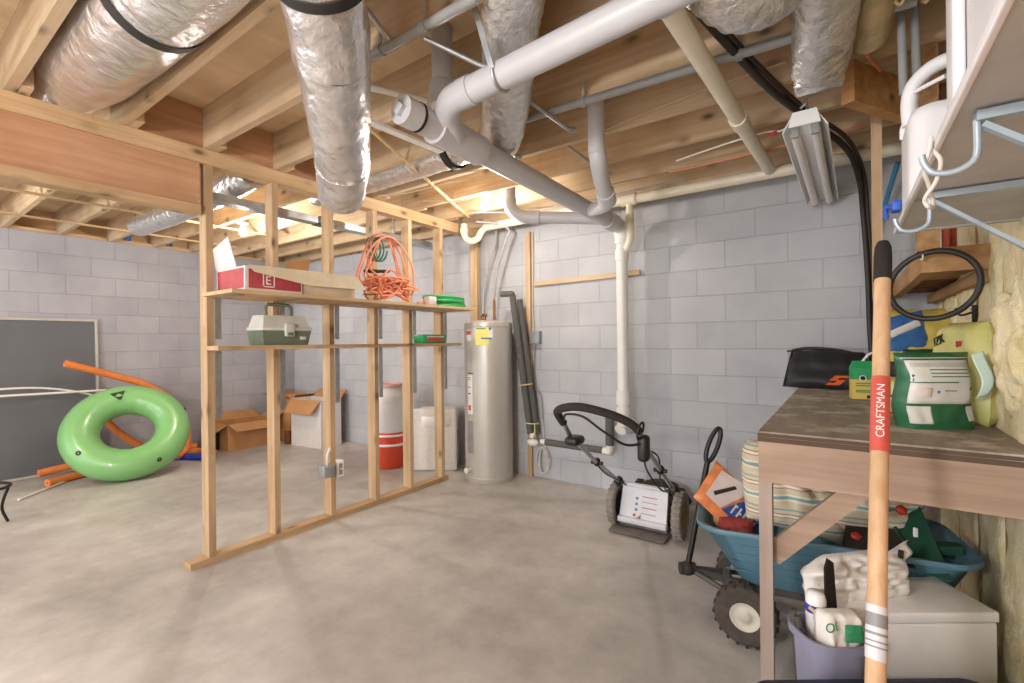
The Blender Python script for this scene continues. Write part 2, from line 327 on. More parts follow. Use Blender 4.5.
for i, y in enumerate(JY):
    a = jr if i == 0 else dup(jr, zr); a.location = (zr.x, y, zr.z); tag(a, 'pine floor joist over the main bay, ' + words[y], 'joist', 'joists over the main bay')
    b = jl if i == 0 else dup(jl, zl); b.location = (zl.x, y+.04, zl.z); tag(b, 'pine floor joist over the left bay, ' + words[y], 'joist', 'joists over the left bay')
# solid blocking above the beam line
for a, b, w in ((.82, 1.21, 'above the end of the deep beam'), (1.21, 1.62, 'above the first stud gap'), (1.62, 2.02, 'behind the drooping foil duct')):
    solo('joist_blocking', MB().box((-3.06, a+.06, 2.401), (-3.02, b-.02, 2.634)), M['lvl'], 'brown blocking board between joists ' + w, 'blocking', 'blocking over the partition')
# lath strips under the left bay
for x, w in ((-4.86, 'nearer'), (-5.75, 'farther')):
    solo('bracing_strip', MB().box((x-.018, -.6, 2.386), (x+.018, 2.6, 2.4)), M['wy'], 'thin pale bracing strip crossing under left bay joists, %s of two from the beam' % w, 'strip', 'bracing strips')

# ------------------------------------------------------------------ stud partition
XP = -3.0
solo('top_plate', MB().box((XP-.089, -1.6, 2.312), (XP, 3.70, 2.398)), M['wy'], 'long double top plate running above the open stud partition', 'plate')
t = thing('header_beam', 'deep reddish beam with pale ledger strip beside the first stud', 'beam', (XP-.045, -.2, 2.02))
link('beam_board', MB().box((XP-.085, -1.6, 2.06), (XP-.012, 1.17, 2.311)), M['lvl'], t)
link('ledger_strip', MB().box((XP-.089, -1.6, 2.02), (XP+.006, 1.17, 2.066)), M['wy'], t)
solo('bottom_plate', MB().box((XP-.089, 1.10, 0), (XP, 3.20, .038)), M['wy'], 'long pine bottom plate lying on concrete beneath the studs', 'plate')
SY = [1.215, 1.60, 2.005, 2.395, 2.755, 3.135, 3.66]
st = link('wall_stud', MB().box((XP-.089, -.019, .04), (XP, .019, 2.31)), M['wz']); zs = st.location.copy()
sl = ['pine stud at the near end, meeting the deep beam', 'pine stud behind the red printed box and tackle box', 'pine stud carrying the small grey junction box', 'pine stud behind the hanging orange cord', 'pine stud right of the hanging orange cord', 'pine stud behind the green coiled cord', 'pine stud in the corner beside the water heater']
for i, y in enumerate(SY):
    o = st if i == 0 else dup(st, zs); o.location = (zs.x, y, zs.z); tag(o, sl[i], 'stud', 'partition studs')
solo('upper_shelf', MB().box((-3.089, 1.236, 1.545), (-2.63, 3.113, 1.565)).box((-2.999, 1.17, 1.545), (-2.63, 1.236, 1.565)).box((-2.999, 3.113, 1.545), (-2.63, 3.17, 1.565)), M['wy'], 'upper plywood shelf holding boxes and cords on the partition', 'shelf')
solo('lower_shelf', MB().box((-2.999, 1.17, 1.237), (-2.80, 3.18, 1.262)), M['wy'], 'lower narrow shelf holding the tackle box', 'shelf')
# steel brackets fixed to the studs
bu = MB().box((-2.998, .021, 1.30), (-2.994, .056, 1.544)).box((-2.998, .021, 1.538), (-2.70, .05, 1.542))
bl_ = MB().box((-2.998, .021, .84), (-2.994, .056, 1.235)).box((-2.998, .021, 1.230), (-2.83, .05, 1.234))
ou, ol = link('shelf_bracket', bu, M['galv']), link('shelf_bracket', bl_, M['galv'])
lu, ll = ou.location.copy(), ol.location.copy()
pos = ['at the near end stud', 'on the second stud', 'on the junction box stud', 'on the stud below the orange cord', 'on the second stud from the green cord', 'on the stud by the heater']
for i in range(6):
    a = ou if i == 0 else dup(ou, lu); a.location = (lu.x, lu.y+SY[i], lu.z); tag(a, 'grey steel bracket under the upper shelf ' + pos[i], 'bracket', 'upper shelf brackets')
    b = ol if i == 0 else dup(ol, ll); b.location = (ll.x, ll.y+SY[i], ll.z); tag(b, 'grey steel bracket under the lower shelf ' + pos[i], 'bracket', 'lower shelf brackets')
# electrical boxes on studs
t = thing('junction_box', 'small grey junction box with conduit loop on a stud', 'electrical box', (-2.97, 1.955, .36))
link('box_body', MB().bbox((-3.03, 1.90, .33), (-2.95, 1.985, .41), .006), M['outlet'], t)
link('conduit', MB().tube(spline([(-2.99, 1.95, .41), (-2.99, 1.95, .47), (-2.99, 1.97, .52), (-3.0, 1.985, .50)]), .009), M['pvcw'], t)
t = thing('wall_outlet', 'white outlet plate on the stud beside the junction box', 'outlet', (-3.0, 2.06, .38))
link('plate', MB().bbox((-3.06, 2.03, .30), (-2.99, 2.085, .42), .004), M['whitem'], t)
link('socket', MB().bbox((-2.99, 2.045, .32), (-2.986, 2.07, .355), .001).bbox((-2.99, 2.045, .365), (-2.986, 2.07, .40), .001), M['gl'], t)

# ------------------------------------------------------------------ things on the partition shelves
t = thing('carton', 'low red printed carton with white flap on the upper shelf', 'box', (-2.83, 1.41, 1.566))
link('tray', MB().box((-3.0, 1.25, 1.566), (-2.66, 1.58, 1.57)).box((-2.664, 1.25, 1.57), (-2.66, 1.58, 1.70)).box((-3.0, 1.25, 1.57), (-2.664, 1.254, 1.70)).box((-3.0, 1.576, 1.57), (-2.664, 1.58, 1.70)).box((-3.0, 1.254, 1.57), (-2.996, 1.576, 1.70)), M['cardw'], t)
link('red_panel', MB().box((-2.66, 1.268, 1.58), (-2.658, 1.57, 1.685)).box((-2.985, 1.248, 1.58), (-2.675, 1.25, 1.69)), M['boxred'], t)
link('flap', MB().hexa([Vector(p) for p in ((-3.0, 1.246, 1.70), (-2.75, 1.246, 1.70), (-2.75, 1.25, 1.70), (-3.0, 1.25, 1.70), (-2.99, 1.225, 1.82), (-2.80, 1.225, 1.87), (-2.80, 1.229, 1.87), (-2.99, 1.229, 1.82))]), M['cardw'], t)
mb = MB()
for a, b in (((1.345, 1.59), (1.412, 1.596)), ((1.345, 1.667), (1.412, 1.673)), ((1.345, 1.59), (1.351, 1.673)), ((1.406, 1.59), (1.412, 1.673))): mb.box((-2.658, a[0], a[1]), (-2.6565, b[0], b[1]))
link('printed_square', mb, M['pale'], t)
text('printed_letter', 'E', .07, M['pale'], t, (-2.658, 1.358, 1.606), (0, 1, 0), (0, 0, 1))
t = thing('carton', 'long open cream carton with folded lid lip on the upper shelf', 'box', (-2.83, 1.8, 1.566))
link('tray', MB().box((-3.0, 1.59, 1.566), (-2.67, 1.96, 1.57)).box((-2.674, 1.59, 1.57), (-2.67, 1.96, 1.68)).box((-3.0, 1.59, 1.57), (-2.674, 1.594, 1.68)).box((-3.0, 1.956, 1.57), (-2.674, 1.96, 1.68)).box((-3.0, 1.594, 1.57), (-2.996, 1.956, 1.68)), M['cream_card'], t)
link('lid_lip', MB().hexa([Vector(p) for p in ((-2.645, 1.29, 1.668), (-2.63, 1.60, 1.62), (-2.625, 2.02, 1.625), (-2.63, 2.02, 1.622), (-2.665, 1.27, 1.708), (-2.66, 1.60, 1.712), (-2.66, 1.97, 1.712), (-2.668, 1.97, 1.715))]), M['cream_card'], t)
link('raised_flap', MB().prism([(0, 0), (.20, 0), (.25, .17), (.09, .12)], (-2.99, 1.60, 1.69), (0, 1, 0), (-.1, 0, 1), .004), M['card'], t)
# tackle box
t = thing('tackle_box', 'olive and pale grey tackle box on the lower shelf', 'tackle box', (-2.9, 1.56, 1.262))
link('box_body', MB().hexa([Vector(p) for p in ((-2.985, 1.43, 1.262), (-2.82, 1.43, 1.262), (-2.82, 1.71, 1.262), (-2.985, 1.71, 1.262), (-2.995, 1.415, 1.35), (-2.805, 1.415, 1.35), (-2.805, 1.725, 1.35), (-2.995, 1.725, 1.35))]), M['tgreen'], t)
link('lid', MB().bbox((-2.997, 1.41, 1.351), (-2.80, 1.73, 1.372), .005).hexa([Vector(p) for p in ((-2.99, 1.42, 1.372), (-2.81, 1.42, 1.372), (-2.81, 1.72, 1.372), (-2.99, 1.72, 1.372), (-2.975, 1.44, 1.445), (-2.84, 1.44, 1.445), (-2.84, 1.70, 1.445), (-2.975, 1.70, 1.445))]), M['tlid'], t)
link('handle', MB().tube([(-2.905, 1.485, 1.446), (-2.905, 1.485, 1.50), (-2.905, 1.50, 1.515), (-2.905, 1.63, 1.515), (-2.905, 1.645, 1.50), (-2.905, 1.645, 1.446)], .011, 8), M['tgreen'], t)
lt = link('latch', MB().bbox((-2.805, 1.545, 1.315), (-2.787, 1.605, 1.395), .005), M['tlid'], t)
link('latch_hook', MB().bbox((-2.789, 1.556, 1.32), (-2.782, 1.594, 1.34), .003), M['tgreen'], lt)
link('badge', MB().bbox((-2.812, 1.65, 1.295), (-2.803, 1.69, 1.315), .003), M['tlid'], t)

# hanging orange cord
def cordloops(seed, n, cx, cy, cz, rx, ry, rz):
    rnd = random.Random(seed); pts = []
    for i in range(n):
        a = i*2.399+rnd.uniform(-.6, .6); k = rnd.uniform(.45, 1)
        pts.append((cx+rx*rnd.uniform(-1, 1), cy+ry*k*math.cos(a), cz+rz*k*math.sin(a)))
    return pts
hang = []
for k, (yw, zb) in enumerate(((.20, 1.74), (.15, 1.70), (.23, 1.68), (.13, 1.76), (.18, 1.72), (.25, 1.66))):
    x = -2.95+.022*k
    hang += [(x, 2.40-yw, zb+.05), (x, 2.40-yw*.95, 1.86), (x, 2.40-yw*.5, 2.06-.008*k), (x, 2.40, 2.12-.008*k), (x, 2.40+yw*.5, 2.06-.008*k), (x, 2.40+yw*.95, 1.86), (x, 2.40+yw*.9, zb)]
tangle = cordloops(4, 44, -2.86, 2.40, 1.70, .10, .30, .128)
t = thing('extension_cord', 'orange extension cord hung in loops and tangled on the upper shelf', 'cord', (-2.9, 2.5, 1.566))
link('cord', MB().tube(spline(hang+tangle, 5), .0075, 6), M['cord'], t)
link('plug', MB().bbox((-2.72, 2.56, 1.566), (-2.69, 2.62, 1.588), .005), M['cord'], t)
solo('extension_cord', MB().tube(spline([(-2.975+.004*k, 2.33+.06*math.cos(2*PI*k/10), 1.99+.09*math.sin(2*PI*k/10)-.006*(k//10)) for k in range(31)], 4), .008, 6), M['tealc'], 'dark teal cord coiled behind the hanging orange cord', 'cord')
solo('hammer', MB().tube([(-2.88, 2.2, 1.80), (-2.93, 2.30, 1.815), (-2.97, 2.50, 1.84)], [.012, .016, .011], 8), M['blackm'], 'thin black rod tool poking through the orange cord loops', 'tool')
mb = MB(); rnd = random.Random(2)
for k in range(5):
    o1, o2, rr_ = rnd.uniform(-.008, .008), rnd.uniform(-.015, .015), rnd.uniform(.97, 1.03)
    mb.tube([(-2.80+o1+.125*rr_*math.cos(a), 2.955+o2+.205*rr_*math.sin(a), 1.577+.0175*k+.003*math.sin(2*a+k)) for a in [2*PI*q/40 for q in range(40)]], .0105, 8, closed=True)
solo('extension_cord', mb, M['gcord'], 'bright green cord coiled flat at the end of the upper shelf', 'cord')
solo('small_carton', MB().bbox((-2.70, 2.62, 1.566), (-2.64, 2.70, 1.63), .003), M['cardw'], 'tiny white carton beside the green coil', 'box')
t = thing('string_light_pack', 'small green and red pack on the right end of lower shelf', 'box', (-2.88, 2.85, 1.262))
link('pack', MB().bbox((-2.94, 2.72, 1.263), (-2.815, 3.0, 1.335), .012), M['cgreen'], t)
link('label_panel', MB().box((-2.8155, 2.77, 1.275), (-2.8135, 2.95, 1.31)), M['rl'], t)
link('white_stripe', MB().box((-2.8152, 2.76, 1.312), (-2.8132, 2.96, 1.322)), M['wl'], t)

# ------------------------------------------------------------------ water heater
hc = Vector((-2.715, 3.45, 0)); t = thing('water_heater', 'tall grey electric water heater in the corner by the partition', 'water heater', hc)
link('tank', MB().lathe([(.001, .0), (.222, .0), (.226, .01), (.226, .05), (.222, .055), (.222, 1.40), (.226, 1.405), (.226, 1.44), (.215, 1.452), (.12, 1.468), (.001, 1.472)], hc, 48), M['heater'], t)
smooth_angle(t.children[0], 35)
def hlabel(name, a0, a1, z0, z1, mat, r=.2235):
    n = 8; mb = MB(); A = math.radians
    mb.grid(lambda u, v: hc+Vector((r*math.cos(A(a0+(a1-a0)*u)), r*math.sin(A(a0+(a1-a0)*u)), z0+(z1-z0)*v)), n, 1)
    mb.grid(lambda u, v: hc+Vector(((r+.001)*math.cos(A(a0+(a1-a0)*u)), (r+.001)*math.sin(A(a0+(a1-a0)*u)), z0+(z1-z0)*v)), n, 1)
    return link(name, mb, mat, t)
# the camera sees the tank from about -52 degrees
hlabel('warning_label', -112, -95, 1.28, 1.38, M['wl']); hlabel('orange_label', -112, -95, 1.335, 1.37, M['rl'], .2246)
hlabel('energy_label', -82, -50, 1.24, 1.40, M['yl']); hlabel('energy_title', -80, -58, 1.383, 1.392, M['greenink'], .2246); hlabel('energy_wave', -68, -44, 1.293, 1.307, M['bl'], .2246); hlabel('energy_mark', -50, -45, 1.375, 1.395, M['bl'], .2246); hlabel('white_panel', -50, -41, 1.30, 1.385, M['wl'])
hlabel('access_panel', -110, -94, 1.04, 1.23, M['heater'], .226)
hlabel('data_plate', -109, -92, .62, .97, M['wl']); hlabel('data_title', -108, -90, .985, .993, M['ink']); 
for z, w in ((.945, .006), (.93, .004), (.86, .006), (.80, .01)): hlabel('data_line', -107, -98, z, z+w, M['ink'], .2246)
hlabel('red_mark', -106, -97, .655, .70, M['rl'], .2246); hlabel('lower_panel', -109, -92, .27, .56, M['gl'], .226)
hlabel('panel_disc', -106, -97, .38, .43, M['heat2'], .2275)
v = link('drain_valve', MB().cyl(hc+Vector((-.045, -.218, .12)), hc+Vector((-.055, -.26, .12)), .014, 12), M['pvcw'], t)
link('valve_wheel', MB().cyl(hc+Vector((-.055, -.258, .12)), hc+Vector((-.057, -.27, .12)), .024, 14), M['wl'], v)
link('inlet_nipple', MB().cyl(hc+Vector((-.06, 0, 1.465)), hc+Vector((-.06, 0, 1.53)), .013, 12).cyl(hc+Vector((-.06, 0, 1.49)), hc+Vector((-.06, 0, 1.51)), .02, 8), M['copper'], t)
link('outlet_nipple', MB().cyl(hc+Vector((.06, .02, 1.465)), hc+Vector((.06, .02, 1.66)), .012, 12), M['copper'], t)
link('relief_valve', MB().cyl(hc+Vector((.0, -.05, 1.46)), hc+Vector((.0, -.05, 1.50)), .014, 10).bbox(tuple(hc+Vector((-.02, -.065, 1.50))), tuple(hc+Vector((.02, -.035, 1.525))), .004), M['copper'], t)
solo('water_pipe', MB().tube(spline([tuple(hc+Vector((-.06, 0, 1.531))), (-2.80, 3.50, 1.75), (-2.74, 3.52, 2.05), (-2.70, 3.55, 2.20), (-2.69, 3.56, 2.36)], 6), .011, 10), M['cond'], 'grey supply tubing rising from the left of the heater top', 'pipe')
solo('water_pipe', MB().tube(spline([tuple(hc+Vector((.06, .02, 1.661))), (-2.64, 3.49, 1.90), (-2.54, 3.50, 2.20), (-2.50, 3.50, 2.29), (-2.58, 3.42, 2.345), (-2.72, 3.3, 2.36)], 6), .011, 10), M['cond'], 'grey hot tubing rising from the right of the heater top', 'pipe')
# foam sleeved pipes on the back wall
t = thing('insulated_pipe', 'dark foam sleeved pipes sloping down the wall right of heater', 'pipe', (-2.45, 3.6, .40))
link('top_elbow', MB().tube([(-2.60, 3.50, 1.71), (-2.50, 3.53, 1.71), (-2.485, 3.535, 1.70)], .027, 12), M['foam'], t)
link('near_sleeve', MB().tube([(-2.50, 3.545, 1.70), (-2.365, 3.62, .42)], .03, 14), M['foam'], t)
link('far_sleeve', MB().tube([(-2.465, 3.61, 1.66), (-2.325, 3.665, .42)], .028, 14), M['foam'], t)
link('upper_tie', MB().tube([Vector((-2.405, 3.612, .87))+Vector((.066*math.cos(a), .052*math.sin(a), .01*math.cos(a))) for a in [2*PI*k/16 for k in range(16)]], .006, 6, closed=True), M['plug'], t)
link('lower_tie', MB().tube([Vector((-2.352, 3.632, .52))+Vector((.066*math.cos(a), .052*math.sin(a), .0)) for a in [2*PI*k/16 for k in range(16)]], .006, 6, closed=True).tube(spline([(-2.31, 3.60, .52), (-2.30, 3.59, .45), (-2.315, 3.58, .38)]), .006, 6), M['lime'], t)
link('valve_cluster', MB().ball((-2.34, 3.62, .345), .05, 8, (1.2, .8, .7)).cyl((-2.34, 3.62, .39), (-2.34, 3.62, .43), .03, 10), M['pvcw'], t)
t = thing('insulated_pipe', 'short foam sleeved pipe level along the wall behind the mower handle', 'pipe', (-1.9, 3.64, .33))
link('level_sleeve', MB().cyl((-2.22, 3.65, .355), (-1.66, 3.65, .35), .028, 14), M['foam'], t)
link('left_coupling', MB().cyl((-2.27, 3.65, .355), (-2.22, 3.65, .355), .024, 12), M['pvcw'], t)
link('elbow', MB().tube(spline([(-1.66, 3.65, .35), (-1.61, 3.65, .345), (-1.60, 3.65, .37), (-1.60, 3.65, .40)]), .03, 12), M['pvcw'], t)
link('riser_sleeve', MB().cyl((-1.60, 3.65, .40), (-1.60, 3.65, .63), .036, 14), M['foam'], t)
# battens & boxes on back wall
solo('wall_batten', MB().box((-2.452, 3.70, .0), (-2.405, 3.729, 2.30)), M['wz'], 'upright wooden batten on the rear block wall right of heater', 'batten')
solo('wall_batten', MB().bar((-2.365, 3.712, 1.805), (-1.35, 3.712, 1.82), .03, .04), M['wx'], 'horizontal wooden batten on the rear wall crossing the drain pipe', 'batten')
t = thing('junction_box', 'grey junction box on the rear wall batten', 'electrical box', (-2.36, 3.70, 1.27))
link('box_body', MB().bbox((-2.405, 3.675, 1.245), (-2.30, 3.729, 1.365), .006), M['outlet'], t)
link('upper_cable', MB().tube(spline([(-2.375, 3.715, 1.365), (-2.385, 3.715, 1.6), (-2.38, 3.715, 2.0), (-2.38, 3.715, 2.29)]), .005, 6), M['tan_wire'], t)
link('lower_cable', MB().tube(spline([(-2.36, 3.71, 1.245), (-2.375, 3.71, 1.05), (-2.355, 3.71, .85), (-2.30, 3.71, .75), (-2.285, 3.71, .55)]), .004, 6), M['gl'], t)
cl = [(-2.28+.07*math.cos(a)*(.7+.3*math.sin(a*.37)), 3.70+.012*math.sin(a*1.7), .17+.12*math.sin(a)) for a in [k*.55 for k in range(70)]]
solo('wire_coil', MB().tube(spline([(-2.285, 3.70, .55), (-2.27, 3.70, .38)]+cl, 3), .004, 5), M['twine'], 'thin pale wire coiled against the rear wall near the floor', 'wire')

# ------------------------------------------------------------------ drains
def coup(a, b, r, c, f=.5, l=.06):
    a, b = Vector(a), Vector(b); d = (b-a).normalized(); p = a.lerp(b, f); return (p-d*l/2, p+d*l/2, r)
t = thing('drain_pipe', 'large grey sewer pipe running overhead to the rear wall stack', 'pipe', (-1.41, 2.4, 2.06))
A0, A1 = Vector((-1.365, 1.25, 2.155)), Vector((-1.435, 3.46, 2.165))
link('main_run', MB().cyl(A0, A1, .054, 24), M['pvc'], t)
link('cleanout_cap', MB().cyl(A0-Vector((0, .035, 0)), A0+Vector((0, .04, 0)), .056, 24).cyl(A0-Vector((0, .055, 0)), A0-Vector((0, .035, 0)), .03, 4), M['pvc'], t)
link('dark_gasket', MB().cyl(A0+Vector((0, .042, 0)), A0+Vector((0, .052, 0)), .0585, 24), M['blackrub'], t)
for f, l in ((.135, .30), (.93, .16)): a, b, r = coup(A0, A1, .067, None, f, l); link('wye_fitting', MB().cyl(a, b, r, 24), M['pvc'], t)
link('corner_elbow', MB().tube(spline([tuple(A1), (-1.436, 3.52, 2.155), (-1.437, 3.55, 2.10), (-1.437, 3.55, 2.03)], 6), .057, 20), M['pvcw'], t)
t = thing('drain_pipe', 'white vertical drain stack on the rear block wall', 'pipe', (-1.437, 3.55, .55))
link('stack', MB().cyl((-1.437, 3.55, .72), (-1.437, 3.55, 2.04), .045, 24), M['pvcw'], t)
link('upper_coupling', MB().cyl((-1.437, 3.55, 1.90), (-1.437, 3.55, 1.99), .054, 24), M['pvcw'], t)
link('lower_coupling', MB().cyl((-1.437, 3.55, .76), (-1.437, 3.55, .87), .056, 24), M['pvcw'], t)
link('wall_elbow', MB().tube(spline([(-1.437, 3.55, .74), (-1.437, 3.555, .64), (-1.437, 3.61, .58), (-1.437, 3.725, .575)], 6), .055, 20), M['pvcw'], t)
link('cleanout_plug', MB().cyl((-1.437, 3.565, .60), (-1.445, 3.50, .565), .047, 20), M['pvcw'], t)
# upper white branch along X
t = thing('drain_pipe', 'long white pipe crossing overhead from the top edge to the sewer wye', 'pipe', (-.7, 1.35, 2.2))
link('pipe_run', MB().cyl((-1.17, 1.36, 2.215), (.52, 1.36, 2.315), .05, 24), M['pvc'], t)
link('bend', MB().tube(spline([(-1.17, 1.36, 2.215), (-1.24, 1.365, 2.21), (-1.31, 1.41, 2.19), (-1.355, 1.50, 2.15)], 6), .052, 20), M['pvc'], t)
link('coupling', MB().cyl((-1.185, 1.36, 2.2145), (-1.13, 1.36, 2.2175), .055, 24), M['pvc'], t)
link('strap_hanger', MB().tube([Vector((-1.0, 1.36, 2.225))+Vector((0, .053*math.cos(a), .053*math.sin(a))) for a in [PI+PI*k/10 for k in range(11)]], .008, 4).bar((-1.0, 1.307, 2.225), (-1.03, 1.24, 2.44), .022, .003, (0, 1, 0)).bar((-1.0, 1.413, 2.225), (-1.0, 1.413, 2.395), .022, .003, (0, 1, 0)), M['galv'], t)
# riser behind the branch
t = thing('drain_pipe', 'grey riser pipe with bell coupling dropping between joists to the wye', 'pipe', (-1.40, 1.6, 2.2))
link('riser', MB().cyl((-1.42, 1.50, 2.36), (-1.42, 1.50, 2.63), .045, 20), M['pvc'], t)
link('bell', MB().tube([(-1.42, 1.50, 2.30), (-1.42, 1.50, 2.38), (-1.42, 1.50, 2.40)], [.058, .058, .048], 20), M['pvc'], t)
link('lower_bend', MB().tube(spline([(-1.42, 1.50, 2.31), (-1.415, 1.52, 2.25), (-1.39, 1.60, 2.18), (-1.378, 1.66, 2.145)], 5), .05, 20), M['pvcw'], t)
# second riser near the wall
t = thing('drain_pipe', 'grey riser pipe bending down into the sewer run near the wall', 'pipe', (-1.2, 2.9, 2.15))
link('riser', MB().cyl((-1.03, 2.22, 2.22), (-1.03, 2.22, 2.63), .042, 20), M['pvc'], t)
link('bend', MB().tube(spline([(-1.03, 2.22, 2.26), (-1.03, 2.24, 2.20), (-1.06, 2.34, 2.14), (-1.10, 2.50, 2.09)], 6), .044, 20), M['pvc'], t)
link('coupling', MB().cyl((-1.09, 2.46, 2.102), (-1.112, 2.54, 2.075), .052, 20), M['pvc'], t)
link('return_arm', MB().tube(spline([(-1.10, 2.50, 2.09), (-1.16, 2.62, 2.085), (-1.27, 2.75, 2.11), (-1.40, 2.90, 2.155)], 6), .042, 20), M['pvc'], t)
# back bend left of main run
t = thing('drain_pipe', 'grey pipe dropping beside the lit bulb then turning along the wall', 'pipe', (-2.0, 2.96, 2.2))
link('drop', MB().cyl((-2.06, 2.90, 2.34), (-2.06, 2.90, 2.62), .045, 20), M['pvc'], t)
link('sweep', MB().tube(spline([(-2.06, 2.90, 2.35), (-2.055, 2.91, 2.28), (-2.0, 2.95, 2.225), (-1.90, 3.0, 2.205)], 6), .05, 20), M['pvc'], t)
link('level_run', MB().cyl((-1.90, 3.0, 2.205), (-1.42, 3.24, 2.17), .045, 20), M['pvc'], t)
link('coupling', MB().cyl((-1.93, 2.985, 2.207), (-1.87, 3.015, 2.203), .054, 20), M['pvc'], t)
# wall header
t = thing('drain_pipe', 'long cream pipe running along the top of the rear wall', 'pipe', (-1.2, 3.46, 2.33))
link('pipe_run', MB().cyl((-2.74, 3.46, 2.345), (.40, 3.46, 2.345), .036, 20), M['cream'], t)
link('tee', MB().cyl((-1.40, 3.46, 2.345), (-1.28, 3.46, 2.345), .046, 20), M['cream'], t)
link('end_trap', MB().tube(spline([(.40, 3.46, 2.345), (.44, 3.45, 2.33), (.45, 3.42, 2.26), (.42, 3.36, 2.21), (.38, 3.31, 2.24), (.37, 3.28, 2.34)], 6), .034, 16), M['cream'], t)
link('drop_pipe', MB().tube(spline([(-1.335, 3.46, 2.34), (-1.335, 3.46, 2.2), (-1.335, 3.47, 2.13), (-1.35, 3.50, 2.05), (-1.40, 3.54, 1.98)], 6), .027, 16).cyl((-1.335, 3.46, 2.17), (-1.335, 3.46, 2.24), .034, 16), M['cream'], t)
t = thing('drain_trap', 'cream U shaped trap beside the top of the corner stud', 'pipe', (-2.78, 3.40, 2.2))
link('trap_bend', MB().tube(spline([(-2.92, 3.36, 2.38), (-2.92, 3.36, 2.30), (-2.905, 3.37, 2.245), (-2.86, 3.40, 2.22), (-2.81, 3.43, 2.245), (-2.79, 3.45, 2.30), (-2.74, 3.46, 2.345)], 6), .032, 18), M['cream'], t)
link('slip_nut', MB().cyl((-2.92, 3.36, 2.30), (-2.92, 3.36, 2.34), .04, 8), M['cream'], t)
t = thing('drain_pipe', 'cream pipe crossing overhead diagonally toward the rear wall header', 'pipe', (-.4, 2.2, 2.3))
link('pipe_run', MB().cyl((-.43, 1.42, 2.285), (-.385, 3.41, 2.352), .034, 20), M['cream'], t)
link('coupling', MB().cyl((-.407, 2.44, 2.319), (-.405, 2.54, 2.3225), .041, 20), M['cream'], t)
link('wye_arm', MB().tube(spline([(-.43, 1.43, 2.285), (-.435, 1.39, 2.283), (-.44, 1.36, 2.28)], 4), .045, 16), M['pvc'], t)
# conduits
def conduit(a, b, label, clips=(), r=.017):
    t = thing('conduit', label, 'conduit', ((a[0]+b[0])/2, (a[1]+b[1])/2, min(a[2], b[2])-r))
    link('tube', MB().cyl(a, b, r, 14), M['cond'], t)
    for f in clips:
        p = Vector(a).lerp(Vector(b), f); d = (Vector(b)-Vector(a)).normalized()
        link('clip', MB().cyl(p-d*.012, p+d*.012, r+.006, 12).bar(p+Vector((0, .0, r)), p+Vector((0, .0, .09)), .012, .004, (0, 1, 0)), M['cond'], t)
    return t
conduit((-1.55, 1.93, 2.37), (.2, 2.02, 2.37), 'grey conduit strapped beneath the joists near the riser pipes', (.33, .7), .018)
conduit((-1.62, 1.165, 2.37), (-.95, 1.165, 2.37), 'grey conduit beneath joists near the top edge left of the foil duct', (.3, .65), .017)
t = thing('water_pipe', 'grey elbowed water line hanging near the top edge', 'pipe', (-1.6, 1.1, 2.3))
link('drop', MB().tube(spline([(-1.56, .98, 2.60), (-1.59, 1.05, 2.45), (-1.62, 1.13, 2.37)], 5), .016, 12), M['cond'], t)
link('elbow', MB().ball((-1.625, 1.145, 2.36), .025, 8), M['grime'], t)
link('arm', MB().cyl((-1.63, 1.20, 2.33), (-1.43, 1.42, 2.29), .013, 12), M['pvcw'], t)
link('clamp', MB().cyl((-1.635, 1.17, 2.35), (-1.62, 1.22, 2.32), .02, 10), M['blackm'], t)
for a, b, w in (((-1.18, 1.78, 2.38), (-1.10, 2.05, 2.31), 'left of the second riser'), ((-1.28, 2.38, 2.38), (-1.16, 2.62, 2.27), 'behind the second riser'), ((-1.50, 2.0, 2.36), (-1.50, 2.17, 2.31), 'at the end of the strapped conduit'), ((-1.42, .98, 2.56), (-1.36, 1.16, 2.385), 'beside the elbowed water line'), ((-1.22, 1.2, 2.36), (-1.06, 1.36, 2.27), 'left of the strap hanger')):
    solo('pipe_hanger', MB().cyl(a, b, .009, 8).cyl(b, Vector(b)+Vector((.02, .03, .0)), .013, 8), M['galv'], 'thin metal hanger rod ' + w, 'hanger', 'hanger rods')

# ------------------------------------------------------------------ ducts
def duct(path, r, n=28, amp=.03, seed=1, ring=0, per=8):
    P = spline(path, per); rnd = random.Random(seed); ph = rnd.uniform(0, 9)
    def rf(i, k):
        a = 2*PI*k/n; c = 1+amp*noise.noise((i*.35+ph, math.cos(a)*2.2, math.sin(a)*2.2))
        if ring: c += ring*(1 if i % 2 else -1)+ring*1.2*noise.noise((i*.9+ph, math.cos(a)*5, math.sin(a)*5))
        return c
    return MB().tube(P, r, n, rf)
def tapeband(p, d, r, w, parent, mat='band', name='tape_band'):
    p, d = Vector(p), Vector(d).normalized()
    return link(name, MB().tube([p-d*w/2, p+d*w/2], r, 28), M[mat], parent)
t = thing('foil_duct', 'large straight silver duct with black band between two left joists', 'duct', (-2.3, .62, 2.40))
link('duct_sleeve', duct([(-3.4, .625, 2.535), (-3.0, .622, 2.53), (-2.5, .62, 2.495), (-1.9, .62, 2.47), (-1.42, .62, 2.47)], [.115]*4+[.12+.0045*min(i, 10) for i in range(29)], 32, .03, 3), M['foil'], t)
tapeband((-1.93, .62, 2.471), (1, 0, 0), .1695, .045, t)
t = thing('foil_duct', 'silver duct drooping from the joists with its end above the partition', 'duct', (-1.8, 1.2, 2.0))
dp = [(-.98, .50, 2.44), (-1.10, .62, 2.40), (-1.24, .80, 2.33), (-1.40, .95, 2.22), (-1.56, 1.08, 2.12), (-1.74, 1.22, 2.03), (-1.92, 1.34, 1.965)]
link('upper_sleeve', duct(dp[:4], [.125]*(3*8+1), 30, .05, 5), M['foil'], t)
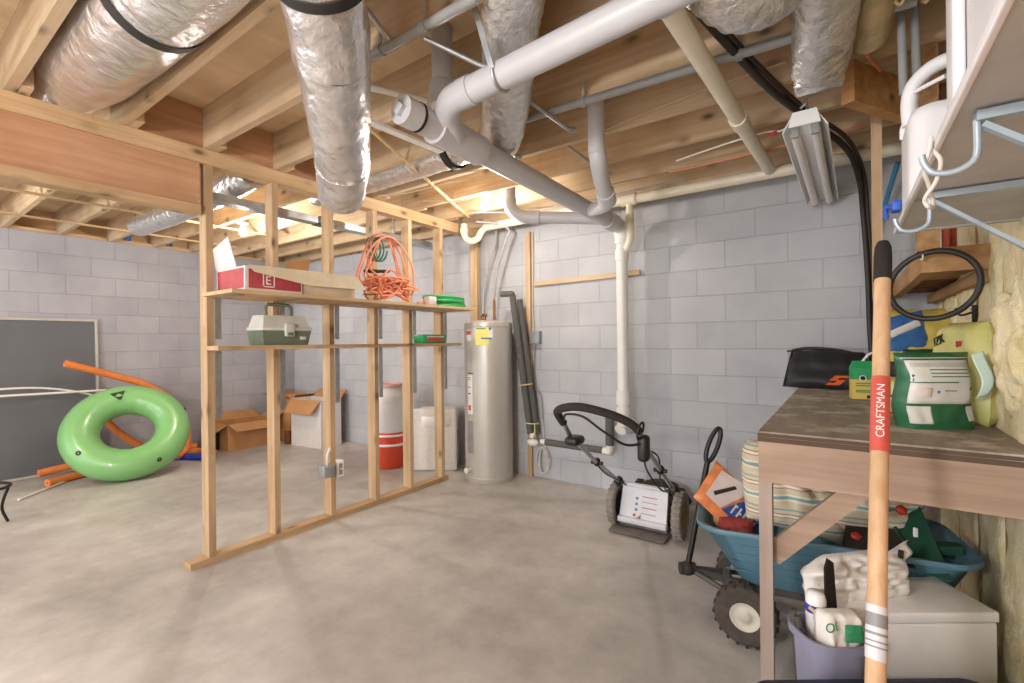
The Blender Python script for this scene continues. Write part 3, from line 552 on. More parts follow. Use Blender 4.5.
link('lower_sleeve', duct(dp[3:], [.122-.0008*i for i in range(25)], 30, .06, 8), M['foil'], t)
tapeband(dp[2], Vector(dp[3])-Vector(dp[1]), .1325, .03, t)
tapeband(dp[5], Vector(dp[6])-Vector(dp[4]), .112, .012, t, 'foil', 'foil_tape')
t = thing('foil_duct', 'crinkled silver duct hanging behind the long white overhead pipe', 'duct', (-1.2, 1.6, 2.25))
link('duct_sleeve', duct([(-.72, 1.10, 2.47), (-.90, 1.30, 2.45), (-1.06, 1.50, 2.405), (-1.24, 1.72, 2.34), (-1.40, 1.90, 2.31), (-1.56, 2.06, 2.36), (-1.72, 2.18, 2.46)], .108, 26, .04, 11, .014, 9), M['foilc'], t)
t = thing('foil_duct', 'horizontal crinkled silver duct with black band in the joist bay', 'duct', (-2.3, 2.21, 2.40))
link('duct_sleeve', duct([(-1.74, 2.20, 2.50), (-2.0, 2.21, 2.49), (-2.4, 2.21, 2.485), (-2.9, 2.21, 2.49), (-3.5, 2.21, 2.50)], .112, 26, .04, 13, .012, 10), M['foilc'], t)
tapeband((-2.0, 2.21, 2.49), (1, 0, 0), .128, .045, t)
t = thing('foil_duct', 'large crinkled silver flex duct sagging at the top edge', 'duct', (-.4, 1.4, 2.2))
link('duct_sleeve', duct([(-.38, 1.47, 2.60), (-.345, 1.52, 2.47), (-.265, 1.61, 2.375), (-.18, 1.68, 2.40), (-.135, 1.71, 2.50), (-.12, 1.72, 2.62)], .122, 30, .05, 21, .022, 9), M['foilc'], t)
t = thing('foil_duct', 'crinkled silver duct dropping to a flat boot beside the block end', 'duct', (-.1, 1.7, 2.2))
link('duct_sleeve', duct([(-.03, 1.52, 2.46), (-.032, 1.68, 2.40), (-.04, 1.84, 2.36), (-.055, 2.0, 2.33), (-.07, 2.13, 2.305)], .095, 26, .05, 23, .02, 9), M['foilc'], t)
link('boot', MB().bbox((-.155, 2.12, 2.235), (.01, 2.21, 2.385), .012), M['foil'], t)
solo('duct_jacket', duct([(.10, 1.62, 2.50), (.095, 1.80, 2.43), (.09, 1.98, 2.38), (.085, 2.16, 2.36)], .056, 22, .09, 27, .012, 8), M['jacket'], 'yellowed insulated duct right of the flat boot duct', 'duct')
for k, (x, y) in enumerate(((.175, 2.14), (.215, 2.18))): solo('ceiling_conduit', MB().cyl((x, y, 2.12+.04*k), (x-.01, y-.02, 2.62), .013, 10), M['cond'], ('left' if k == 0 else 'right') + ' of two grey conduits dropping behind the sawn block', 'conduit', 'conduit pair')
for k, (a, b, m_) in enumerate((((.16, 1.75, 2.60), (.20, 1.98, 2.36), 'orange'), ((.17, 1.80, 2.60), (.16, 1.95, 2.34), 'plug'), ((.21, 1.78, 2.60), (.23, 2.02, 2.36), 'plug'))): cabs = solo('hanging_wire', MB().tube(spline([a, (a[0]*.4+b[0]*.6+.02, (a[1]+b[1])/2, (a[2]+b[2])/2), b, (b[0]-.03, b[1]+.02, b[2]+.05)], 6), .006, 6), M[m_], ('orange wire', 'left pale frayed wire', 'right pale frayed wire')[k]+' hanging between the yellowed duct and the post', 'wire')
t = thing('foil_duct', 'silver duct in the left bay seen between the first studs', 'duct', (-3.9, 1.9, 2.2))
link('duct_sleeve', duct([(-3.11, 1.52, 2.36), (-3.5, 1.52, 2.34), (-4.0, 1.52, 2.33), (-4.6, 1.52, 2.33), (-5.2, 1.52, 2.34)], .085, 24, .04, 31, .01, 9), M['foilc'], t)
t = thing('metal_rail', 'long galvanised rail running behind the partition studs', 'rail', (-3.35, 2.4, 2.1))
link('channel', MB().box((-3.36, 1.15, 2.19), (-3.27, 3.45, 2.194)).box((-3.36, 1.15, 2.194), (-3.356, 3.45, 2.24)).box((-3.274, 1.15, 2.194), (-3.27, 3.45, 2.24)), M['galv'], t)
link('splice_plate', MB().box((-3.365, 2.08, 2.185), (-3.265, 2.2, 2.189)).box((-3.269, 2.08, 2.185), (-3.265, 2.2, 2.245)), M['steel'], t)
for y in (1.25, 2.84): link('hanger_strap', MB().box((-3.325, y, 2.194), (-3.305, y+.015, 2.42)), M['galv'], t)

# ------------------------------------------------------------------ lamps
def bulb(loc, label, group='bare ceiling bulbs'):
    x, y, z = loc; t = thing('light_bulb', label, 'lamp', (x, y, z-.055), 0, group)
    link('glass', MB().lathe([(.001, -.055), (.018, -.051), (.028, -.035), (.031, -.018), (.027, .0), (.017, .02), (.013, .032)], loc, 20), M['bulb'], t)
    link('socket', MB().lathe([(.001, .07), (.045, .07), (.045, .055), (.022, .05), (.02, .03), (.001, .03)], loc, 20), M['whitem'], t); return t
BULBS = [((-2.27, 2.862, 2.345), 'lit bare bulb above the water heater corner', 26), ((-4.537, 2.118, 2.327), 'lit bare bulb in the left bay beyond the studs', 30)]
for loc, lab, en in BULBS:
    bulb(loc, lab)
def lamp(name, loc, e, col, r=.04):
    l = bpy.data.lights.new(name, 'POINT'); l.energy = e; l.color = col; l.shadow_soft_size = r
    o = bpy.data.objects.new(name, l); COL.objects.link(o); o.location = loc; return o
# ceiling stub that carries the left bay bulb
t = thing('fluorescent_light', 'white twin tube strip light hanging under the joists by the rear wall', 'lamp', (-.14, 3.0, 2.14))
F = Matrix.Translation((-.135, 2.40, 2.20)) @ Matrix.Rotation(-.02, 4, 'Z') @ Matrix.Rotation(math.radians(-1.5), 4, 'X')
link('channel', MB().bbox((-.045, 0, 0), (.045, 1.24, .055), .004, 2, F), M['whitem'], t)
def wing(sgn): return [F @ Vector(p) for p in ((sgn*.045, .005, .045), (sgn*.082, .005, -.02), (sgn*.082, 1.235, -.02), (sgn*.045, 1.235, .045), (sgn*.045, .005, .049), (sgn*.086, .005, -.018), (sgn*.086, 1.235, -.018), (sgn*.045, 1.235, .049))]
for s in (-1, 1):
    link('reflector', MB().hexa(wing(s)), M['whitem'], t)
    tb_ = link('tube', MB().cyl(F @ Vector((s*.038, .03, -.024)), F @ Vector((s*.038, 1.21, -.024)), .019, 16), M['white'], t)
    for y in (.012, 1.21): link('socket', MB().bbox((s*.038-.016, y, -.045), (s*.038+.016, y+.018, .0), .004, 2, F), M['gl'], tb_)
link('end_cap', MB().prism([(-.06, -.005), (.06, -.005), (.045, .057), (-.045, .057)], F @ Vector((0, .004, 0)), (1, 0, 0), (0, 0, 1), .012), M['whitem'], t)
for y in (.12, 1.1):
    a = F @ Vector((0, y, .055)); link('chain', MB().tube([a, a+Vector((0, .01, .16))], .004, 6), M['galv'], t)

# ------------------------------------------------------------------ left bay contents
t = thing('inflatable_tube', 'big green inflatable river tube leaning by the left wall', 'inflatable tube', (-5.62, 1.52, 0))
hd = Vector((.965, -.262, 0)); el = math.radians(37); nrm = (hd*math.cos(el)+Vector((0, 0, 1))*math.sin(el)).normalized()
sd = Vector((0, 0, 1)).cross(nrm).normalized(); up = nrm.cross(sd).normalized()
ma, mi = .355, .147
cen = Vector((-5.72, 1.575, 0)); low = ma*up.z+mi*1.0; cen.z = ma*abs(up.z)+mi
def tor(a, b, e=0, aa=ma, bb=mi): 
    r = aa+(bb+e)*math.cos(b); return cen+sd*r*math.cos(a)+up*r*math.sin(a)+nrm*(bb+e)*math.sin(b)
mb = MB(); nu, nv = 64, 28
vs = [tor(2*PI*i/nu, 2*PI*j/nv, .004*math.sin(a*0) if False else .0025*math.sin(18*2*PI*i/nu)*max(0, -math.cos(2*PI*j/nv))) for i in range(nu) for j in range(nv) for a in (0,)]
mb.add(vs, [(i*nv+j, ((i+1) % nu)*nv+j, ((i+1) % nu)*nv+(j+1) % nv, i*nv+(j+1) % nv) for i in range(nu) for j in range(nv)], True)
link('ring', mb, M['green'], t)
for a, b in ((math.radians(215), 1.1), (math.radians(300), .8), (math.radians(20), .35)):
    p = tor(a, b, .001); n_ = (tor(a, b, .02)-p).normalized(); u, v = frame(n_)
    link('grommet', MB().tube([p+(u*math.cos(q)+v*math.sin(q))*.014 for q in [2*PI*k/14 for k in range(14)]], .007, 6, closed=True), M['logo'], t)
def decal(name, poly, a, b, mat):
    p = tor(a, b, .0015); n_ = (tor(a, b, .05)-p).normalized(); u = (tor(a+.01, b, .0015)-p).normalized()*-1; v = n_.cross(u).normalized()
    return link(name, MB().prism(poly, p, u, v, .002), mat, t), p, u, v, n_
d, p, u, v, n_ = decal('logo_patch', [(-.06, .04), (.06, .044), (.01, -.044), (-.008, -.04)], math.radians(102), 1.75, M['logo'])
link('logo_mark', MB().prism([(-.028, .0), (.0, .024), (.036, .0), (.0, -.01)], p+n_*.0025, u, v, .001), M['green'], t)
text('logo_text', 'river run', .038, M['logo'], t, p-u*.16+v*.06+n_*.002, u, v) if False else None
# noodles
def noodle(pts, mat, label, hole=False):
    t = thing('pool_noodle', label, 'pool noodle', pts[0] if pts[0][2] < .1 else (pts[0][0], pts[0][1], pts[0][2]-.05), 0, 'pool noodles')
    P = spline(pts, 8); link('noodle', MB().tube(P, .035, 14), mat, t)
    d = (P[0]-P[1]).normalized(); link('end_hole', MB().cyl(P[0]+d*.0002, P[0]+d*.002, .011, 10), M['card_in'], t)
noodle([(-6.20, 1.22, 1.10), (-6.28, 1.62, .95), (-6.30, 1.90, .83), (-6.26, 2.10, .66), (-6.12, 2.20, .40), (-5.98, 2.17, .14), (-5.92, 2.05, .06)], M['orange'], 'orange pool noodle arching behind the green tube with its end up left')
noodle([(-5.88, 1.03, .036), (-6.05, 1.4, .036), (-6.22, 1.9, .036)], M['orange'], 'orange pool noodle end on the floor, round end facing out left of tube')
noodle([(-6.16, 1.02, .08), (-6.2, 1.35, .10), (-6.30, 1.9, .10), (-6.2, 2.35, .08)], M['orange'], 'orange pool noodle lying above the other floor noodle at the wall')
noodle([(-6.35, 1.45, .66), (-6.24, 1.62, .38), (-6.12, 1.80, .20), (-5.98, 2.0, .12)], M['orange'], 'orange pool noodle seen through the hole of the green tube')
noodle([(-5.70, 2.27, .036), (-5.85, 2.20, .036), (-6.08, 2.05, .036)], M['bluef'], 'blue pool noodle on the floor right of the green tube')
noodle([(-5.86, 2.36, .036), (-6.0, 2.42, .036), (-6.38, 2.20, .036)], M['orange'], 'orange pool noodle end right of the green tube by the brown box')
# screens and rods
t = thing('window_screen', 'grey framed mesh screen leaning on the left block wall', 'screen', (-6.4, .7, 0))
def scr(y, z): return Vector((-6.40-.07*z/1.5, y, z))
link('mesh_panel', MB().hexa([scr(-.3, .03), scr(1.50, .03), scr(1.50, 1.52), scr(-.3, 1.52)]+[q+Vector((.006, 0, 0)) for q in (scr(-.3, .03), scr(1.50, .03), scr(1.50, 1.52), scr(-.3, 1.52))]), M['mesh'], t)
mb = MB()
for a, b in ((scr(-.3, .015), scr(1.515, .015)), (scr(-.3, 1.535), scr(1.525, 1.535)), (scr(1.515, .0), scr(1.515, 1.54)), (scr(-.3, .0), scr(-.3, 1.54))): mb.bar(a+Vector((.004, 0, 0)), b+Vector((.004, 0, 0)), .022, .022, (1, 0, .05))
link('frame', mb, M['frame'], t)
solo('curtain_rod', MB().cyl((-6.10, .55, .835), (-6.36, 1.62, .80), .011, 10), M['pvcw'], 'straight pale rod resting against the mesh screen', 'rod')
solo('bent_rod', MB().tube(spline([(-6.20, .50, .87), (-6.24, .85, .885), (-6.30, 1.12, .86), (-6.34, 1.38, .79), (-6.36, 1.6, .69)], 6), .010, 10), M['pvcw'], 'bent pale rod arching against the mesh screen', 'rod')
solo('curtain_rod', MB().cyl((-5.55, .80, .012), (-6.05, 1.28, .012), .009, 10), M['pvcw'], 'pale rod lying on the floor left of the green tube', 'rod')
t = thing('plant_stand', 'black wire stand cut off at the left edge', 'stand', (-5.0, .56, 0))
link('top_ring', MB().tube([(-5.0+.16*math.cos(a), .52+.16*math.sin(a), .265) for a in [2*PI*k/24 for k in range(24)]], .011, 8, closed=True).tube([(-5.0+.10*math.cos(a), .52+.10*math.sin(a), .255) for a in [2*PI*k/20 for k in range(20)]], .007, 8, closed=True), M['blackm'], t)
for k in range(3):
    a = 2*PI*k/3+1.2; link('leg', MB().tube(spline([(-5.0+.155*math.cos(a), .52+.155*math.sin(a), .26), (-5.0+.12*math.cos(a), .52+.12*math.sin(a), .12), (-5.0+.15*math.cos(a), .52+.15*math.sin(a), .008)]), .009, 8), M['blackm'], t)
# cardboard boxes
def openbox(name, label, O, ang, L_, W_, H_, mat, inner, flaps, extra=None):
    t = thing(name, label, 'box', O, ang); T = .005
    mb = MB().box((0, 0, 0), (L_, W_, T)).box((0, 0, T), (L_, T, H_)).box((0, W_-T, T), (L_, W_, H_)).box((0, T, T), (T, W_-T, H_)).box((L_-T, T, T), (L_, W_-T, H_))
    link('carton_body', mb, mat, t, True)
    for side, ln, an in flaps:
        c, s_ = math.cos(an), math.sin(an)
        if side == 'f': f = [(0, 0, H_), (L_, 0, H_), (L_*.93, -ln*c, H_+ln*s_), (L_*.07, -ln*c, H_+ln*s_)]
        if side == 'b': f = [(L_, W_, H_), (0, W_, H_), (L_*.07, W_+ln*c, H_+ln*s_), (L_*.93, W_+ln*c, H_+ln*s_)]
        if side == 'l': f = [(0, W_, H_), (0, 0, H_), (-ln*c, W_*.05, H_+ln*s_), (-ln*c, W_*.95, H_+ln*s_)]
        if side == 'r': f = [(L_, 0, H_), (L_, W_, H_), (L_+ln*c, W_*.95, H_+ln*s_), (L_+ln*c, W_*.05, H_+ln*s_)]
        f = [Vector(q) for q in f]; n_ = (f[1]-f[0]).cross(f[2]-f[1]).normalized()*.004
        link('flap', MB().hexa(f+[q+n_ for q in f]), inner, t, True)
    return t
openbox('carton', 'wide open brown cardboard box on the floor near the left wall', (-5.951, 2.582, 0), math.radians(89), .58, .42, .32, M['card'], M['card'], (('f', .17, -.45), ('l', .18, -.55), ('b', .16, .55), ('r', .14, .6)))
openbox('carton', 'tall brown cardboard box standing behind the white carton', (-6.28, 3.27, 0), math.radians(0), .47, .36, .56, M['card'], M['card_in'], (('f', .14, .5), ('r', .12, .5), ('l', .12, .7)))
t = openbox('carton', 'white carton with brown open flaps between the studs', (-5.70, 3.22, 0), math.radians(5.6), .56, .30, .58, M['cardw'], M['card'], (('f', .20, -.9), ('l', .14, .35), ('b', .14, .75)))
solo('brown_bottle', MB().lathe([(.001, 0), (.05, 0), (.055, .02), (.055, .18), (.02, .24), (.018, .28), (.001, .28)], (-6.2, 2.53, 0), 16), M['grime'], 'dark brown jug between the green tube and open brown box', 'jug')
solo('wood_block', MB().bbox((-5.80, 3.18, 0), (-5.73, 3.23, .17), .006), M['redw'], 'dark red brown block on the floor between brown boxes', 'block')
# stacked bins
bc = Vector((-3.86, 3.24, 0)); t = thing('water_cooler', 'red orange plastic cooler with white bands behind a stud', 'cooler', bc)
link('jug', MB().lathe([(.001, 0), (.16, 0), (.17, .012), (.185, .32), (.185, .36), (.001, .36)], bc, 28), M['cooler'], t)
for z in (.225, .32): link('band', MB().lathe([(.178, z), (.192, z+.004), (.192, z+.022), (.178, z+.026)], bc, 28), M['white'], t)
t = thing('storage_bin', 'tall frosted white bin with stepped pink rim stacked on the orange cooler', 'bin', bc+Vector((0, 0, .361)))
link('bin_body', MB().lathe([(.001, 0), (.175, 0), (.18, .01), (.195, .33), (.195, .36), (.175, .40), (.14, .42), (.13, .46), (.118, .46), (.12, .44), (.001, .43)], bc+Vector((0, 0, .361)), 28), M['bin'], t)
link('rim', MB().lathe([(.128, .455), (.14, .46), (.14, .485), (.128, .49), (.115, .485), (.115, .46), (.128, .455)], bc+Vector((0, 0, .361)), 28), M['lipred'], t)
S = Matrix.Translation((-3.40, 3.47, 0)) @ Matrix.Rotation(math.radians(32), 4, 'Z')
t = thing('foam_cooler', 'white styrofoam cooler standing on end behind the last studs', 'cooler', (-3.40, 3.47, 0))
link('cooler_body', MB().bbox((-.20, -.12, 0), (.20, .15, .60), .035, 4, S), M['styro'], t)
link('lid', MB().bbox((-.225, -.175, 0), (.225, -.115, .615), .028, 4, S), M['styro'], t)
link('recess', MB().bbox((-.12, -.178, .44), (.17, -.1745, .54), .0015, 1, S), M['white'], t)
link('price_sticker', MB().box((.2005, .02, .30), (.202, .05, .37), S), M['rl'], t)
# ------------------------------------------------------------------ mower
t = thing('lawn_mower', 'push mower with white rear flap and black handle by the rear wall', 'lawn mower', (-1.07, 3.2, 0))
def wheel(parent, c, r, w, ax, treads, hubm, name='wheel', tm='tyre', hr=.63):
    c, ax = Vector(c), Vector(ax).normalized(); Q = ax.to_track_quat('Z', 'Y').to_matrix(); 
    o = link(name, MB().lathe([(r*(hr-.02), -w*.42), (r*.8, -w*.5), (r*.93, -w*.46), (r, -w*.28), (r, w*.28), (r*.93, w*.46), (r*.8, w*.5), (r*(hr-.02), w*.42), (r*(hr-.02), -w*.42)], c, 36, Q), M[tm], parent)
    mb = MB()
    for k in range(treads):
        a = 2*PI*k/treads
        for s in (-1, 1):
            T = Q.to_4x4(); B_ = Matrix.Translation(c) @ T @ Matrix.Rotation(a+s*.06, 4, 'Z')
            mb.box((r*.975, -r*.045, s*w*.04 if s > 0 else -w*.44), (r*1.03, r*.045, w*.44 if s > 0 else -w*.04), B_)
    link('tread', mb, M['tyre2' if tm == 'tyre2' else 'tyre'], o)
    link('hub', MB().lathe([(.001, -w*.36), (r*.18, -w*.40), (r*.2, -w*.3), (r*hr*.8, -w*.26), (r*hr*.95, -w*.42), (r*hr, -w*.4), (r*hr, w*.4), (r*hr*.95, w*.42), (r*hr*.8, w*.26), (r*.2, w*.3), (r*.18, w*.40), (.001, w*.36)], c, 30, Q), M[hubm], o)
    return o
wheel(t, (-1.315, 3.10, .14), .138, .055, (1, .06, 0), 22, 'grime', tm='tyre2'); wheel(t, (-.865, 3.06, .152), .148, .06, (1, .06, 0), 24, 'hubd', tm='tyre2')
wheel(t, (-1.30, 3.52, .10), .098, .045, (1, 0, 0), 18, 'grime', 'front_wheel'); wheel(t, (-.84, 3.54, .10), .098, .045, (1, 0, 0), 18, 'grime', 'front_wheel')
link('deck', MB().hexa([Vector(p) for p in ((-1.26, 3.10, .07), (-.93, 3.10, .07), (-.93, 3.60, .07), (-1.26, 3.60, .07), (-1.24, 3.13, .20), (-.95, 3.13, .20), (-.97, 3.54, .18), (-1.22, 3.54, .18))]), M['grime'], t)
link('motor_shroud', MB().lathe([(.13, .18), (.135, .20), (.125, .235), (.09, .25), (.001, .255)], (-1.09, 3.36, 0), 26), M['grime'], t)
fl = link('rear_flap', MB().hexa([Vector(p) for p in ((-1.265, 3.02, .05), (-.945, 3.02, .05), (-.945, 3.05, .05), (-1.265, 3.05, .05), (-1.255, 3.09, .285), (-.95, 3.09, .285), (-.95, 3.115, .285), (-1.255, 3.115, .285))]).bbox((-1.258, 3.075, .27), (-.947, 3.115, .295), .006).bbox((-1.27, 3.005, .045), (-.94, 3.05, .085), .008), M['mowlab'], t)
def fpt(x, z): return Vector((x, 3.02+(z-.05)*.298-.0025, z))
for x, z, m_ in ((-1.15, .205, 'bl'), (-1.15, .17, 'bl'), (-1.15, .135, 'bl'), (-1.16, .10, 'redink')): link('safety_icon', MB().prism([(-.008, -.007), (.008, -.007), (.008, .009), (-.008, .009)], fpt(x, z), (1, 0, 0), (0, .298, 1), .0015), M[m_], fl)
for z in (.222, .19, .155, .12): link('print_line', MB().prism([(-.045, -.0025), (.055, -.0025), (.055, .002), (-.045, .002)], fpt(-1.07, z), (1, 0, 0), (0, .298, 1), .0012), M['redink' if z in (.222, .155) else 'gl'], fl)
link('brown_tag', MB().prism([(-.03, -.012), (.012, -.016), (.016, .03), (.008, .02)], fpt(-1.13, .085), (1, 0, 0), (0, .298, 1), .002), M['hubd'], fl)
link('trailing_shield', MB().bbox((-1.29, 2.90, .012), (-.92, 3.04, .022), .004).bbox((-1.26, 3.03, .012), (-.94, 3.06, .06), .005), M['shield'], t)
HL = [Vector((-1.275, 3.06, .30)), Vector((-1.20, 2.55, .55)), Vector((-1.125, 2.08, .80)), Vector((-1.11, 1.99, .875))]
HR = [Vector((-.90, 3.06, .30)), Vector((-.825, 2.55, .56)), Vector((-.76, 2.12, .79)), Vector((-.745, 2.02, .865))]
for H_ in (HL, HR):
    o = link('handle_tube', MB().tube([H_[0], H_[1], H_[2], H_[3]], .0125, 12), M['alum'], t)
    for k, s in ((0, .028), (1, .022)): link('handle_knob', MB().ball(H_[k]+Vector((.0, 0, .004)), s, 8, (1, 1.2, 1.2)).cyl(H_[k]-Vector((.035, 0, 0)), H_[k]+Vector((.035, 0, 0)), .012, 8), M['black'], o)
gr = [HL[3], Vector((-1.11, 1.95, .91)), Vector((-1.09, 1.90, .945)), Vector((-1.03, 1.87, .97)), Vector((-.95, 1.88, .975)), Vector((-.84, 1.93, .945)), Vector((-.77, 1.98, .905)), HR[3]]
link('foam_grip', MB().tube(spline(gr, 6), .019, 14), M['grip'], t)
link('bail_bar', MB().tube(spline([(-1.105, 2.0, .88), (-1.08, 1.94, .905), (-1.04, 1.90, .935), (-.96, 1.90, .93), (-.88, 1.93, .87), (-.80, 1.98, .81), (-.745, 2.02, .81)], 6), .0055, 8), M['blackm'], t)
link('drive_control', MB().bbox((-1.135, 2.03, .755), (-1.06, 2.13, .80), .02, 3), M['black'], t)
link('throttle_box', MB().bbox((-.765, 2.03, .725), (-.715, 2.09, .845), .02, 3), M['black'], t)
link('cable_loop', MB().tube([Vector((-.74, 2.02, .87))+Vector((.008*math.sin(a), .035*math.cos(a)*.4+.02*math.cos(a), .038*math.sin(a))) for a in [2*PI*k/20 for k in range(20)]], .005, 6, closed=True), M['black'], t)
for s, H_ in ((-1, HL), (1, HR)):
    link('control_cable', MB().tube(spline([H_[2]+Vector((0, .03, -.03)), H_[1]+Vector((.03*s, -.12, .10)), H_[1]+Vector((-.02*s, .06, -.07)), H_[0]+Vector((-.03*s, -.12, .05)), H_[0]+Vector((-.06*s, .08, -.06))], 6), .0045, 6), M['black'], t)
link('recoil_cable', MB().tube(spline([HR[2], Vector((-.85, 2.4, .60)), Vector((-.84, 2.62, .43)), Vector((-.87, 2.9, .37)), Vector((-.93, 3.1, .32))], 6), .005, 6), M['black'], t)
# ------------------------------------------------------------------ workbench
TX0, TX1, TY0, TY1, TZ = -.245, .425, 1.80, 3.70, .955
t = thing('workbench', 'weathered plywood workbench along the right wall', 'workbench', (.09, 2.75, 0))
link('top', MB().box((TX0, TY0, TZ-.019), (TX1, TY1, TZ)), M['worn'], t)
link('top_edge', MB().box((TX0-.001, TY0-.004, TZ-.034), (TX1, TY0+.03, TZ-.019)).box((TX0-.001, TY0-.003, TZ-.017), (TX1, TY0, TZ-.006)), M['bench_edge'], t)
link('front_apron', MB().box((TX0, TY0, TZ-.172), (TX1, TY0+.038, TZ-.034)), M['bench_x'], t)
link('side_apron', MB().box((TX0, TY0+.04, TZ-.16), (TX0+.038, TY1, TZ-.02)), M['bench'], t)
link('back_apron', MB().box((TX0, TY1-.038, TZ-.16), (TX1, TY1, TZ-.02)), M['bench_x'], t)
for x, y in ((TX0, TY0), (TX0, TY1-.089), (TX1-.038, TY1-.13)):
    link('leg', MB().box((x, y+.038, 0), (x+.04, y+.09, TZ-.034 if y < 2 else TZ-.02)) if y > 2 else MB().box((x, y+.002, 0), (x+.040, y+.038, TZ-.172)), M['bench_z'], t)
link('diagonal_brace', MB().bar((-.215, 1.862, .515), (.12, 1.862, .885), .036, .065, (-.7, 0, .7)), M['bench_x'], t)
# things on the bench
def pillowmesh(c, U, V, N_, w, h, d, nu=22, nv=22, pinch=.0, amp=.06, seed=0, pw=.55):
    """soft bag: two bulging sheets joined at the rim"""
    c, U, V, N_ = Vector(c), Vector(U).normalized(), Vector(V).normalized(), Vector(N_).normalized(); mb = MB()
    for sg in (1, -1):
        def fn(u, v):
            a, b = 2*u-1, 2*v-1; k = max(0, (1-a**4))**pw*max(0, (1-b**4))**pw
            x = a*w/2*(1-pinch*abs(b)**3*(1 if b > 0 else .0)); y = b*h/2
            q = noise.noise((a*2.1+seed, b*2.1+seed*1.7, sg*2.0)); q2 = noise.noise((a*5+seed, b*5, sg*3.0))
            return c+U*(x*(1+.03*q))+V*(y*(1+.02*q))+N_*(sg*d/2*k*(1+amp*2*q+amp*q2))
        mb.grid(fn, nu, nv, True, sg < 0)
    return mb
t = thing('tool_bag', 'black zip bag with orange mark lying at the back of bench', 'bag', (-.12, 3.5, TZ))
link('bag_body', pillowmesh((-.10, 3.57, TZ+.115), (1, 0, -.03), (.12, .50, .85), (0, -.86, .50), .42, .27, .11, 24, 16, .14, .10, 3, .4), M['bagblack'], t)
link('zipper_edge', MB().tube(spline([(-.285, 3.645, TZ+.235), (-.20, 3.65, TZ+.25), (-.05, 3.65, TZ+.24), (.09, 3.65, TZ+.205)], 5), .010, 8).tube([(-.285, 3.645, TZ+.235), (-.315, 3.63, TZ+.23)], .006, 6), M['black'], t)
link('piping', MB().tube(spline([(-.285, 3.64, TZ+.235), (-.305, 3.56, TZ+.12), (-.325, 3.50, TZ+.009)], 5), .008, 8), M['black'], t)
O_ = Vector((-.10, 3.452, TZ+.03)); U_, V_ = Vector((1, .0, 0)), Vector((.25, .42, .85))
link('orange_mark', MB().prism([(0, 0), (.07, 0), (.095, .035), (.05, .035), (.06, .05), (.10, .05), (.11, .065), (.035, .065), (.012, .03), (.055, .03), (.045, .015), (.012, .015)], O_, U_, V_, .003), M['orangel'], t)
t = thing('plant_food_carton', 'green and yellow carton with white wire handle on the bench', 'box', (.073, 3.06, TZ), .15)
link('yellow_base', MB().box((-.05, -.04, 0), (.05, .04, .10)), M['cyel'], t, True)
link('green_top', MB().box((-.0505, -.0405, .10), (.0505, .0405, .16)).hexa([Vector(p) for p in ((-.0505, -.0405, .16), (.0505, -.0405, .16), (.0505, .0405, .16), (-.0505, .0405, .16), (-.04, -.012, .195), (.04, -.012, .195), (.04, .012, .195), (-.04, .012, .195))]), M['cgreen'], t, True)
link('round_logo', MB().cyl((-.005, -.0405, .108), (-.005, -.043, .108), .016, 16), M['wl'], t, True); link('logo_centre', MB().cyl((-.005, -.043, .108), (-.005, -.0445, .108), .011, 14), M['ink'], t, True)
for z in (.078, .066, .042, .034): link('print_line', MB().box((-.035, -.0415, z), (.035, -.04, z+.005)), M['greenink'], t, True)
link('foot_print', MB().box((.012, -.0415, .004), (.048, -.04, .02)), M['ink'], t, True)
link('carry_handle', MB().tube(spline([(.0, 0, .19), (.03, .0, .23), (.06, 0, .235), (.075, 0, .20), (.07, 0, .165)], 5), .006, 8), M['white'], t, True)
# big green fertiliser bag
def bagthing(label, name, c, rot, w, h, d, mat, seed, pinch=.12, cat='bag'):
    t = thing(name, label, cat, c, rot); link('sack', pillowmesh((0, 0, h/2), (1, 0, 0), (0, .06, 1), (0, -1, 0), w, h, d, 22, 22, pinch, .05, seed, .33), mat, t, True); return t
gc = Vector((.248, 2.20, TZ)); grz = math.radians(30)
t = thing('fertiliser_bag', 'green and white printed fertiliser bag standing on the bench', 'bag', gc, grz)
def gb(u, v, sg, off=0):
    a, b = 2*u-1, 2*v-1; hw = .112+.012*max(0, b)-.006*math.sin(b*3)
    k = max(0, 1-a**6)**.5*(.35+.65*max(0, 1-max(0, b)**2)) ; dd = .05*k if b < .9 else .05*k*(1-b)/.1
    return Vector((a*hw+.004*math.sin(b*5), -sg*(dd+off)+.008*noise.noise((a*3, b*3, 5)), (v)*.262))
mb = MB(); mb.grid(lambda u, v: gb(u, v, 1), 24, 30); mb.grid(lambda u, v: gb(u, v, -1), 24, 30, True, True)
mb.grid(lambda u, v: Vector((gb(u, 0, 1).x, gb(u, 0, 1).y*(1-v)+gb(u, 0, -1).y*v, 0)), 24, 2, True, True)
link('sack', mb, M['dgreen'], t, True)
def patch(name, u0, u1, v0, v1, mat, off=.0015): 
    o = link(name, MB().sheet(lambda u, v: gb(u0+(u1-u0)*u, v0+(v1-v0)*v, 1, off), 12, 10, (0, 1, 0), .001), M[mat], t, True); return o
patch('white_panel', .06, .93, .33, .90, 'wl'); patch('lower_left_panel', .06, .34, .07, .30, 'wl'); patch('lower_right_panel', .82, .94, .11, .30, 'wl')
for v in (.77, .725, .68): patch('green_rule', .34, .88, v, v+.012, 'dgreen', .003)
patch('green_rule', .05, .70, .605, .618, 'dgreen', .003); patch('divider', .05, .93, .325, .333, 'dgreen', .003)
for v in (.86, .845, .83, .815): patch('fine_print', .10, .86, v, v+.004, 'gl', .003)
patch('print_box', .12, .34, .42, .54, 'pale', .003); patch('logo_dot', .42, .45, .47, .505, 'bl', .003); patch('caption', .52, .68, .495, .51, 'gl', .003)
